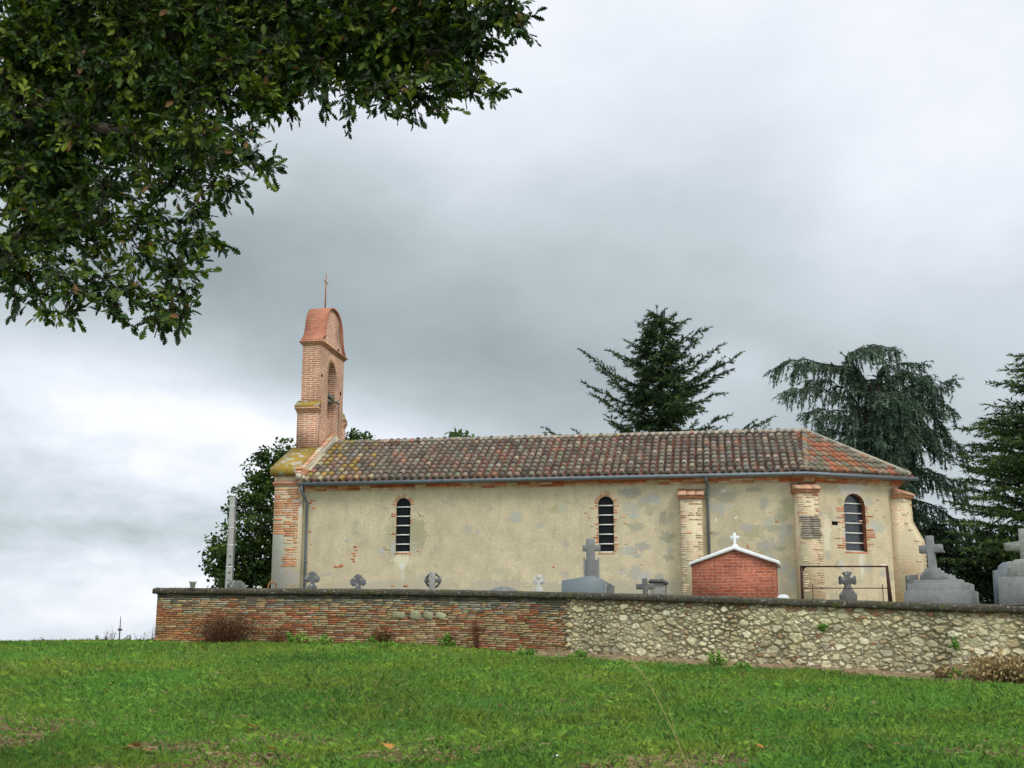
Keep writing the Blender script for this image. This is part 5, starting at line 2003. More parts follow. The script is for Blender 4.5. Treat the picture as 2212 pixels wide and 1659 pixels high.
def cedar_a():
    r = np.random.default_rng(21)
    Y = 55.0
    b = at(1438, 1250, Y)
    base = (b.x, b.y, G)
    ztop = at(1436, 665, Y).z
    X0 = b.x - .1
    limbs = []

    def tip(px, py, zb, dY=0.0, droop=.12):
        e = np.array(at(px, py, Y + dY))
        s = np.array([X0, Y, zb])
        t = np.linspace(0, 1, 8)[:, None]
        p = s + (e - s) * t + np.array([0, 0, 1.0]) * (np.sin(t ** .8 * math.pi) * -r.uniform(.0, .22) * np.linalg.norm(e - s)) * .7
        p[1:-1] += r.normal(size=(6, 3)) * .07
        limbs.append(p)
    for px, py, zb, dY in ((1265, 763, 11.3, -.3), (1268, 830, 10.2, .4), (1300, 800, 10.6, -.8), (1322, 760, 11.9, .3), (1285, 855, 9.6, -.6), (1318, 905, 8.9, .3), (1185, 930, 7.8, 0), (1205, 940, 7.6, .8), (1250, 935, 8.0, -.5),
                           (1595, 766, 11.2, .2), (1556, 748, 11.6, -.4), (1575, 800, 10.6, .5), (1555, 780, 11.0, -.9), (1556, 850, 10.2, -.2), (1568, 899, 8.9, .5), (1545, 930, 8.4, -.5), (1660, 905, 7.6, 0), (1650, 925, 7.4, .7), (1620, 915, 7.8, -.6),
                           (1360, 740, 12.6, .2), (1345, 775, 12.0, -.6), (1383, 698, 13.6, .1), (1400, 718, 13.3, -.4), (1478, 694, 13.6, 0), (1523, 711, 12.8, -.2), (1505, 735, 12.4, .5), (1455, 682, 14.2, 0), (1415, 680, 14.3, .1), (1420, 690, 14.0, -.3), (1462, 705, 13.6, -.5), (1330, 835, 10.6, -.7), (1340, 880, 9.6, .8), (1530, 830, 10.6, .9)):
        tip(px, py, zb, dY)
    z = 6.0
    while z < ztop - .5:
        h = ztop - z
        L = min(4.6, .50 + .60 * h)
        for k in range(3 if z > 8 else 2):
            az = r.uniform(0, 2 * math.pi)
            LL = L * r.uniform(.3, .8)
            if abs(math.cos(az)) > .7:
                LL *= .75
            limbs.append(limb((X0, Y, z + r.normal() * .15), az, LL, LL * r.uniform(-.05, .5), LL * r.uniform(-.15, .25), r))
        z += .17
    tr = ([(X0, Y, G), (X0, Y, 6), (X0 + .05, Y, 11), (at(1436, 665, Y).x, Y, ztop)], [.32, .24, .12, .02])
    o, n = conifer('cedar_tree', 'tall dark green cedar with ragged upswept branches behind the middle of the roof', base, tr, limbs, CEDAR, (4, 4, 1.2, 3), 22, tw=.85, tw_step=.062, tuft=.045, weep=.10, nl=.16, nw=.05)
    return n


def cedar_b():
    r = np.random.default_rng(31)
    Y = 50.0
    b = at(1902, 1250, Y)
    base = (b.x, b.y, G)

    def P(seq, dy=0.0, dy2=0.0):
        n = len(seq)
        pts = np.array([tuple(at(x, y, Y + dy + (dy2 - dy) * k / max(1, n - 1))) for k, (x, y) in enumerate(seq)])
        # refine
        t = np.linspace(0, n - 1, n * 3)
        out = np.stack([np.interp(t, np.arange(n), pts[:, k]) for k in range(3)], -1)
        out[1:-1] += r.normal(size=(len(out) - 2, 3)) * .035
        return out
    limbs = []
    src = [
        ([(1890, 850), (1850, 795), (1800, 788), (1740, 776), (1700, 780), (1668, 798)], 0, -.4),
        ([(1888, 870), (1840, 800), (1780, 785), (1730, 785), (1712, 805)], 0, .9),
        ([(1880, 840), (1835, 785), (1850, 758), (1890, 746), (1925, 750), (1942, 758)], 0, .3),
        ([(1870, 850), (1820, 790), (1835, 762), (1870, 752), (1905, 758)], 0, -.9),
        ([(1870, 900), (1820, 850), (1760, 835), (1720, 840), (1692, 848)], 0, -.5),
        ([(1870, 900), (1830, 840), (1780, 820), (1740, 822)], 0, 1.2),
        ([(1870, 950), (1820, 890), (1770, 880), (1738, 892)], 0, -.4),
        ([(1870, 960), (1830, 900), (1790, 895), (1765, 905)], 0, -1.2),
        ([(1880, 1000), (1830, 935), (1780, 925), (1735, 940)], 0, -.2),
        ([(1880, 1010), (1840, 950), (1790, 945), (1760, 955)], 0, -1.0),
        ([(1895, 850), (1905, 800), (1940, 786), (1970, 786), (1996, 783)], 0, -.2),
        ([(1895, 860), (1925, 810), (1965, 800), (1995, 815), (2015, 830)], 0, -.9),
        ([(1898, 850), (1940, 805), (1985, 815), (2010, 810)], 0, .9),
        ([(1900, 880), (1970, 830), (2020, 835), (2045, 825), (2058, 817)], 0, .2),
        ([(1900, 880), (1960, 835), (2010, 845), (2040, 870), (2060, 885)], 0, -.7),
        ([(1900, 890), (1950, 850), (2000, 860), (2030, 890)], 0, 1.0),
        ([(1900, 900), (1960, 870), (2010, 890), (2040, 920), (2048, 940)], 0, -.4),
        ([(1900, 920), (1950, 890), (1995, 910), (2025, 950)], 0, -1.1),
        ([(1905, 950), (1960, 920), (2020, 935), (2060, 955), (2088, 978)], 0, -.2),
        ([(1905, 960), (1960, 935), (2010, 950), (2050, 985)], 0, .8),
        ([(1905, 1010), (1960, 1000), (2020, 1020), (2060, 1035), (2098, 1040)], 0, .4),
        ([(1905, 1030), (1970, 1010), (2030, 1035), (2080, 1065)], 0, -.6),
        ([(1905, 1080), (1960, 1070), (2030, 1100), (2080, 1130), (2110, 1140)], 0, .3),
        ([(1905, 1090), (1960, 1090), (2010, 1120), (2060, 1150)], 0, -.7),
        ([(1905, 1130), (1950, 1120), (2000, 1150), (2040, 1180)], 0, -.3),
        ([(1905, 1170), (1960, 1160), (2010, 1190)], 0, -.8),
        ([(1900, 840), (1895, 810), (1910, 785), (1905, 770)], 0, 0),
    ]
    for seq, a, c in src:
        limbs.append(P(seq, a, c))
    X0 = b.x
    for k in range(118):
        z = r.uniform(3.5, 9.4) if k < 100 else r.uniform(9.4, 10.6)
        az = r.uniform(0, 2 * math.pi)
        LL = r.uniform(.8, 2.2) if z < 10.5 else r.uniform(.5, 1.1)
        if k >= 100:
            az = r.uniform(-1.3, 1.0)
        if math.cos(az) < .05 and k < 100:
            az = math.pi - az
        if math.cos(az) < -.3:
            LL *= .7
        limbs.append(limb((X0 - .2, Y, z), az, LL, LL * .35, LL * .55, r))
    tr = ([(b.x, Y, G), tuple(at(1903, 1000, Y)), tuple(at(1897, 860, Y)), tuple(at(1900, 800, Y))], [.36, .26, .16, .04])
    o, n = conifer('cedar_tree', 'blue-green weeping cedar with drooping curtains behind the apse', base, tr, limbs, BLUE, (4, 3, 4, 1), 32, tw=.55, tw_step=.042, tuft=.042, weep=.40, nl=.15, nw=.046, hang=.5, taper=False, per_w=2)
    return n


def cedar_c():
    r = np.random.default_rng(41)
    Y = 45.0
    b = at(2420, 1250, Y)
    base = (b.x, b.y, G)
    limbs = []

    def tip(px, py, zb, dY, up=.25):
        e = np.array(at(px, py, Y + dY))
        s = np.array([b.x, Y, zb])
        t = np.linspace(0, 1, 8)[:, None]
        p = s + (e - s) * t
        p[:, 2] += (np.sin(t[:, 0] * math.pi) * .06 * np.linalg.norm(e - s))
        p[1:-1] += r.normal(size=(6, 3)) * .04
        limbs.append(p)
    for px, py, dz, dY in ((2196, 768, -.9, 0), (2207, 845, -1, .3), (2178, 800, -1, .8), (2140, 875, -1.3, 0), (2134, 905, -1.3, .8), (2120, 920, -1.4, -.4), (2105, 962, -1.5, .2), (2150, 950, -1.2, -1), (2095, 985, -1.6, -.7), (2080, 1005, -1.7, .9), (2085, 1035, -1.6, 0), (2110, 1020, -1.4, -1.2),
                           (2070, 1058, -1.7, .4), (2060, 1085, -1.7, -.5), (2078, 1100, -1.6, 1), (2050, 1125, -1.6, 0), (2062, 1150, -1.5, -1), (2045, 1170, -1.4, .5), (2090, 1075, -1.4, -1.3), (2100, 1130, -1.4, -1.6), (2120, 1100, -1.3, -1.8), (2130, 1000, -1.2, -1.6), (2150, 1050, -1.2, -2), (2160, 985, -1.1, -1.6), (2170, 900, -1, -1),
                           (2150, 1110, -1.2, -2), (2090, 1185, -1.2, -1.6), (2130, 1170, -1.2, -2.1), (2040, 1210, -1.2, 0)):
        e = at(px, py, Y + dY)
        tip(px, py, e.z + dz, dY)
    z = 4.0
    while z < 12.3:
        for k in range(7):
            az = r.uniform(0, 2 * math.pi)
            L = min(5.6, .3 + 1.0 * max(0, 12.6 - z)) * r.uniform(.5, .94)
            limbs.append(limb((b.x, Y, z), az, L, L * .25, L * .05, r))
        z += .25
    tr = ([(b.x, Y, G), (b.x, Y, 8), (b.x, Y, 13.0)], [.3, .2, .03])
    o, n = conifer('cedar_tree', 'green cedar with layered feathery branches at the right edge', base, tr, limbs, GREENC, (3, 4, 2, 2), 42, tw=.95, tw_step=.055, tuft=.04, weep=.06, nl=.15, nw=.046)
    return n


print('slivers', cedar_a(), cedar_b(), cedar_c())


def hedge_right():
    Y = 47.5
    D = [(.016, .032, .012), (.026, .050, .014), (.045, .072, .016), (.010, .020, .009)]
    L = lob(Y, (1985, 1170, 40, 1), (2000, 1215, 55, .5), (1990, 1270, 60, 0), (2050, 1190, 45, .8), (2060, 1240, 60, 0), (2050, 1290, 60, 0), (1965, 1230, 40, 1.2), (2030, 1150, 26, 1.5))
    b = at(2010, 1300, Y)
    broadleaf('yew_tree', 'very dark low yew mass behind the tall granite cross', (b.x, b.y, G), L, D, (4, 4, 1, 4), 55, 1900, .13, hollow=.35)
    L = lob(Y - 1.5, (2120, 1180, 46, 1), (2160, 1190, 50, .5), (2205, 1180, 50, .7), (2130, 1240, 60, 0), (2190, 1245, 60, 0), (2240, 1240, 60, 0), (2130, 1300, 60, 0), (2200, 1300, 60, 0), (2095, 1215, 36, .3), (2090, 1270, 45, .5))
    b = at(2160, 1300, Y - 1.5)
    broadleaf('yew_tree', 'dark green yew with lighter tips between the two granite monuments', (b.x, b.y, G), L, D, (3, 4, 3, 3), 56, 1900, .13, hollow=.35)


hedge_right()


# ------------------------------------------------------------------ the oak overhead
OAK_HALF = [(.00, .03), (.08, .045), (.17, .20), (.24, .08), (.36, .31), (.45, .13), (.57, .37), (.67, .16), (.78, .28), (.86, .12), (.94, .14), (1.0, .0)]


def oak():
    r = np.random.default_rng(77)
    lobes = [
        # right-hand bough
        (1112, 25, 34, 8.6, 1), (1085, 5, 60, 8.8, 1), (1045, 60, 62, 8.7, 1), (1000, 110, 60, 8.9, 1), (1020, 180, 42, 8.5, 1.0), (960, 185, 52, 8.7, 1.1), (890, 200, 52, 8.8, 1.1), (820, 195, 48, 8.9, 1), (765, 200, 34, 8.8, .7),
        (930, 90, 110, 9.2, 1.2), (820, 90, 110, 9.3, 1.3), (720, 80, 110, 9.4, 1.3), (690, 150, 42, 9.1, 1), (640, 130, 90, 9.3, 1.3), (610, 200, 50, 9.2, 1.1), (560, 215, 55, 9.1, 1.1), (520, 150, 110, 9.4, 1.3),
        # left mass
        (515, 290, 46, 8.8, 1), (480, 340, 48, 8.7, .75), (545, 335, 16, 8.4, .8), (575, 368, 14, 8.3, .9), (500, 395, 30, 8.5, .7), (460, 400, 44, 8.6, .7), (430, 460, 44, 8.6, .8), (440, 515, 28, 8.5, .9), (400, 520, 42, 8.7, .8), (370, 570, 34, 8.7, .7),
        (385, 585, 26, 8.5, .8), (360, 640, 38, 8.5, .8), (335, 668, 28, 8.4, .8), (380, 672, 18, 8.4, .8), (290, 625, 40, 8.6, .7), (250, 655, 22, 8.4, .8), (220, 610, 45, 8.7, .75), (165, 635, 28, 8.5, .8), (140, 590, 46, 8.6, .75), (95, 640, 26, 8.5, .8), (70, 600, 48, 8.7, .9), (20, 570, 48, 8.6, .9), (-10, 530, 60, 8.8, 1),
        (80, 500, 85, 9.0, .9), (190, 510, 75, 9.0, .65), (300, 540, 60, 8.9, .6), (330, 470, 60, 8.9, .7), (230, 430, 85, 9.1, .8), (90, 400, 100, 9.3, 1.1), (370, 380, 66, 8.9, .75), (420, 300, 75, 9.0, .9), (300, 320, 85, 9.2, .9), (180, 300, 105, 9.4, 1.2), (60, 280, 115, 9.5, 1.3),
        (420, 200, 90, 9.3, 1.2), (310, 190, 105, 9.5, 1.3), (190, 150, 120, 9.7, 1.4), (60, 120, 130, 9.7, 1.4), (330, 60, 130, 9.7, 1.3), (470, 40, 120, 9.6, 1.3), (600, 20, 120, 9.6, 1.2), (740, 0, 110, 9.5, 1.1), (880, 0, 110, 9.3, 1.1), (1000, -20, 100, 9.0, 1),
        (100, 0, 130, 9.9, 1.3), (230, 20, 130, 9.9, 1.3),
        # hanging sprays along the lower edge
        (100, 676, 10, 8.4, 1), (155, 672, 11, 8.5, 1), (250, 678, 11, 8.4, 1), (340, 694, 11, 8.3, 1), (394, 680, 12, 8.4, 1), (410, 592, 10, 8.4, 1), (392, 640, 11, 8.5, 1), (470, 528, 11, 8.5, 1), (574, 362, 6, 8.4, 1),
        (1130, 60, 12, 8.5, 1), (1070, 205, 12, 8.4, 1), (760, 245, 12, 8.6, 1), (700, 200, 10, 8.7, 1), (860, 245, 16, 8.6, 1), (945, 232, 16, 8.5, 1), (30, 640, 14, 8.4, 1),
        (120, 420, 120, 10.9, .9), (330, 150, 130, 11.2, .9), (560, 130, 110, 10.9, .9), (820, 130, 90, 10.4, .9), (950, 110, 80, 10.2, .9), (420, 300, 70, 10.4, .8),  # deeper lobes, added so the interior of the crown falls dark
        # above the frame and behind: lobes added to block sky light
        (60, -150, 200, 10.5, .8), (300, -150, 200, 10.6, .8), (550, -150, 190, 10.4, .8), (780, -150, 170, 10.2, .8), (980, -150, 140, 9.8, .7), (-150, 100, 170, 10.2, .8), (-150, 350, 150, 9.8, .8), (-120, 550, 110, 9.3, .8),
        (150, 150, 150, 11.4, .9), (400, 60, 170, 11.6, .8), (650, 20, 150, 11.4, .8), (60, 350, 130, 11.2, .8), (250, 250, 110, 11.0, .7), (880, 40, 110, 10.8, .7),
    ]
    tx = -6.6
    ty = 9.6
    base = Vector((tx, ty, float(ground_z(tx, ty))))
    root = empty('oak_tree', base, 'large oak whose dark leafy boughs hang across the upper left of the picture', 'tree')
    wood = MB(-base)
    trunk_top = Vector((tx + .2, ty + .2, 4.6))
    wood.tube([base - Vector((0, 0, .2)), base + Vector((0, 0, .5)), Vector((tx, ty, 1.2)), Vector((tx + .1, ty + .1, 3.0)), trunk_top, Vector((tx + .3, ty + .6, 6.6))], [.55, .40, .34, .30, .26, .14], 12)
    hub1, hub2, hub3 = Vector((tx + 1.6, ty + .1, 4.1)), Vector((tx + 3.4, ty + .2, 5.0)), Vector((tx + 1.5, ty - .2, 2.9))
    wood.tube([Vector((tx + .1, ty + .1, 3.2)), hub3.lerp(Vector((tx, ty, 3.2)), .4) + Vector((0, 0, .15)), hub3, Vector(at(230, 480, 9.0))], [.16, .11, .07, .03], 8)
    wood.tube([trunk_top - Vector((0, 0, .7)), hub1, hub2, at(800, 100, 9.4), at(980, 120, 9.0)], [.2, .15, .11, .06, .025], 8)
    wood.tube([hub1, hub1.lerp(at(400, 300, 9.2), .6) + Vector((0, 0, .1)), at(400, 300, 9.2), at(440, 430, 8.8)], [.09, .06, .04, .015], 6)
    Ps, Ds, Ls, Cs = [], [], [], []
    for (x, y, rp, Y, dens) in lobes:
        c = np.array(at(x, y, Y))
        rad = rp * Y / 2680
        n = max(4, int(dens * 840 * rad ** 2.1 + 3))
        off_frame = y < -100 or x < -100 or Y > 10.15
        if off_frame:
            n = int(n * .75)
        d = rand_dirs(n, r)
        p = c[None] + d * (rad * r.random(n) ** .40)[:, None] * (.88 if rp > 70 else .76)
        h = min((hub1, hub2, hub3), key=lambda q: (q - Vector(c)).length)
        if not off_frame:
            q = Vector(c)
            a_ = q + (h - q).normalized() * rad * 1.1
            w_ = Vector(tuple(r.normal(size=3) * .05))
            wood.tube([a_, a_.lerp(q, .5) + w_, q, q + Vector(tuple(d[0])) * rad * .7], [.010, .008, .006, .003], 5, cap=False)
        # twigs
        out = unit(c - np.array(hub1))
        td = unit(d * .75 + out[None] * .25 + r.normal(size=(n, 3)) * .55 + np.array([0, 0, -.22]))
        tlen = r.uniform(.07, .17, n)
        if not off_frame:
            for k in range(n):
                a, b = p[k] - td[k] * tlen[k] * .9, p[k] + td[k] * tlen[k]
                wood.tube([a, (a + b) / 2 + np.array([0, 0, .012]), b], [.0045, .0035, .0016], 3, (1, 1, 1), cap=False)
        m = 8 if not off_frame else 7
        idx = np.repeat(np.arange(n), m)
        f = np.tile(np.linspace(-.6, 1.0, m), n)
        P = p[idx] + td[idx] * (tlen[idx] * f)[:, None]
        perp = unit(np.cross(td[idx], rand_dirs(len(idx), r)))
        spread = np.where(f > .75, .55, 1.0)[:, None] * r.uniform(.5, 1.1, (len(idx), 1))
        D = unit(td[idx] + perp * spread + np.array([0, 0, -.12]))
        Ps.append(P)
        Ds.append(D)
        Ls.append(r.uniform(.046, .090, len(idx)) * (1.5 if off_frame else 1))
        ct = palette(n, [(.036, .058, .008), (.072, .094, .010), (.150, .155, .016), (.016, .028, .007), (.026, .052, .014)], (3.5, 4, 2.4, 3, 2), r, .25)
        cc = ct[idx] * r.uniform(.7, 1.25, (len(idx), 1)) * np.array([.76, .96, .62])
        brown = r.random(len(idx)) < .016
        cc[brown] = np.array([.20, .10, .035]) * r.uniform(.6, 1.3, (brown.sum(), 1))
        Cs.append(cc)
    P, D, L, C = np.concatenate(Ps), np.concatenate(Ds), np.concatenate(Ls), np.concatenate(Cs)
    n = len(P)
    N = unit(r.normal(size=(n, 3)) * .65 + np.array([0, -.35, .75]))
    S = unit(np.cross(D, N))
    N = unit(np.cross(S, D))
    half = np.array(OAK_HALF)
    k = len(half)
    fold = r.uniform(.1, .5, n)
    droop = r.uniform(.0, .35, n)
    wscale = r.uniform(.85, 1.15, n)
    t = half[:, 0]
    # midrib points and both margins, two faces a leaf
    mid0 = P
    tip = P + D * L[:, None] - N * (droop * L)[:, None]

    def margin(s):
        jitw = half[None, :, 1] * wscale[:, None]
        w = (jitw * L[:, None] * .95)[:, :, None]
        a = P[:, None] + D[:, None] * (L[:, None] * t[None])[:, :, None] - N[:, None] * ((droop * L)[:, None] * t[None] ** 2)[:, :, None]
        return a + S[:, None] * w * s + N[:, None] * w * fold[:, None, None]
    Lm, Rm = margin(1.0), margin(-1.0)
    V = np.concatenate([P[:, None], Lm[:, :-1], tip[:, None], Rm[:, :-1]], 1)      # 1 + (k-1) + 1 + (k-1)
    nv = V.shape[1]
    b = (np.arange(n) * nv)[:, None]
    left = np.concatenate([[0], np.arange(1, k), [k]])
    right = np.concatenate([[0], [k], np.arange(k + k - 1, k, -1)])
    lo = np.concatenate([b + left[None], b + right[None]], 1).reshape(-1)
    sizes = np.full(2 * n, len(left))
    np_mesh('crown', V.reshape(-1, 3) - np.array(base)[None], lo, sizes, np.repeat(C, 2, 0), M['oakleaf'], root)
    wood.build('trunk', M['bark'], root, True)
    print('oak leaves', n)


oak()


# ------------------------------------------------------------------ grass
def grass():
    r = np.random.default_rng(91)
    N = 640000
    # density falls with distance
    Y = 12.5 + (39 - 12.5) * r.random(N * 2) ** 1.35
    X = (r.random(N * 2) * 2 - 1) * (.42 * Y + 4.5)
    keep = Y < np.where(X > -9.4, wall_y(X) - .02, 39)
    # a worn strip along the wall
    strip = np.where(X > -9.4, wall_y(X) - Y, 9)
    keep &= ~((strip < 1.15 + .5 * (vnoise(X, Y, 57, 1.6) - .5)) & (r.random(len(X)) < .62) & (X > .2))
    X, Y, strip = X[keep][:N], Y[keep][:N], strip[keep][:N]
    n = len(X)
    Z = ground_z(X, Y)
    pA = vnoise(X, Y, 51, .55)
    pB = vnoise(X, Y, 52, 1.7)
    pC = vnoise(X, Y, 53, 4.5)
    hgt = r.uniform(.06, .125, n) * (.75 + .5 * pB) * (1 + .5 * (r.random(n) < .05))
    wid = r.uniform(.0032, .006, n) * (Y / 20) ** .6
    col = np.empty((n, 3))
    g1, g2, g3 = np.array([.125, .275, .045]), np.array([.235, .335, .055]), np.array([.095, .250, .080])
    w = np.clip((pB * .45 + pA * .65 + .25 * r.random(n) - .45) * 1.8, 0, 1)[:, None]
    col[:] = g1 * (1 - w) + g2 * w
    w = np.clip((pC * .5 + r.random(n) * .5 - .5) * 2.0, 0, .8)[:, None]
    col = col * (1 - w) + g3 * w
    col *= r.uniform(.75, 1.25, (n, 1)) * np.array([1.62, 1.66, 1.30]) * (.80 + .40 * vnoise(X, Y, 58, .45) + .18 * (vnoise(X, Y, 59, 2.2) - .5))[:, None]
    # straw: thatch patches near the camera on the left, strip under the stone wall, scattered dead blades
    dry = np.clip((vnoise(X, Y, 54, .9) - .40) * 4, 0, 1) * np.clip((18.9 - Y + .40 * np.clip(-X, 0, 8)) / 3.5, 0, 1)
    dry = np.maximum(dry, np.clip((1.5 - strip) / 1.2, 0, 1) * np.clip((X + 1) / 4, .1, .7))
    dry = np.maximum(dry, .10 + .12 * np.clip((vnoise(X, Y, 60, .7) - .5) * 3, 0, 1))
    isd = r.random(n) < dry * .85
    col[isd] = palette(isd.sum(), [(.42, .31, .15), (.33, .23, .11), (.48, .39, .21), (.25, .16, .08)], (3, 3, 2, 2), r, .2)
    hgt[isd] *= .7
    a = r.uniform(0, 2 * math.pi, n)
    lean = np.where(isd, r.uniform(.5, 2.0, n), np.minimum(np.abs(r.normal(size=n)) * .45 + .12, 1.1))
    d = np.stack([np.cos(a), np.sin(a), 0 * a], -1)
    b = np.stack([X, Y, Z - .01], -1)
    s = np.stack([-np.sin(a), np.cos(a), 0 * a], -1)
    up = np.array([0, 0, 1.0])
    m = b + d * (lean * hgt * .25)[:, None] + up * (hgt * .6)[:, None]
    t = b + d * (lean * hgt)[:, None] + up * (hgt * np.clip(1.0 - .25 * lean, .2, 1))[:, None]
    hw = (wid / 2)[:, None]
    V = np.stack([b - s * hw, b + s * hw, m + s * hw * .7, t, m - s * hw * .7], 1).reshape(-1, 3)
    o = np_mesh('grass', V, np.arange(n * 5), np.full(n, 5), col, M['grass'])
    tag(o, 'short green meadow grass with straw-coloured patches', 'grass', kind='stuff')


grass()


def tuft_plant(name, label, X, Y, w, h, cols, wts, n, seed, leaf=.06, cat='plant', stems=14, mat='leaf', z=None, group=None, spread=1.0, stemcol=(.12, .08, .05), flat=.7):
    r = np.random.default_rng(seed)
    z0 = float(ground_z(X, Y)) if z is None else z
    base = Vector((X, Y, z0))
    root = empty(name, base, label, cat, group)
    sb = MB()
    pts = []
    for k in range(stems):
        a = r.uniform(0, 2 * math.pi)
        rad = r.uniform(.2, 1) * w / 2
        hh = h * r.uniform(.55, 1.0) * (1 - .35 * (rad / (w / 2)) ** 2)
        e = Vector((math.cos(a) * rad * spread, math.sin(a) * rad * flat * spread, hh))
        s = Vector((e.x * .35, e.y * .35, -.03))
        m_ = s.lerp(e, .55) + Vector((r.normal() * .03, r.normal() * .03, .10 * hh))
        sb.tube([s, m_, e], [.006, .004, .0015], 3, jit(stemcol, .3), cap=False)
        pts.append((s, m_, e))
    sb.build('stems', M['dry'], root)
    if n:
        idx = r.integers(0, stems, n)
        f = r.random(n) ** .7
        A, B, C = (np.array([tuple(p[k]) for p in pts])[idx] for k in range(3))
        P = A * ((1 - f) ** 2)[:, None] + 2 * B * (f * (1 - f))[:, None] + C * (f ** 2)[:, None]
        P += r.normal(size=P.shape) * .05 * max(w, h) * .6
        P[:, 2] = np.maximum(P[:, 2], .01)
        D = unit(rand_dirs(n, r) + np.array([0, 0, .2]))
        N = unit(rand_dirs(n, r) * .8 + np.array([0, -.3, .8]))
        ln = leaf * r.uniform(.6, 1.4, n)
        V = leaf_quads(P, D, N, ln, ln * r.uniform(.4, .7, n))
        leaf_mesh('foliage', V, 4, palette(n, cols, wts, r, .3), M[mat], root, (0, 0, 0))
    return root


def on_ground(x, y):
    """where the ray through picture point (x, y) meets the meadow"""
    rr = ray(x, y)
    rr = rr / rr.y
    Y = 12.0
    while Y < 60:
        if rr.z * Y < float(ground_z(rr.x * Y, Y)):
            break
        Y += .05
    return rr.x * Y, Y


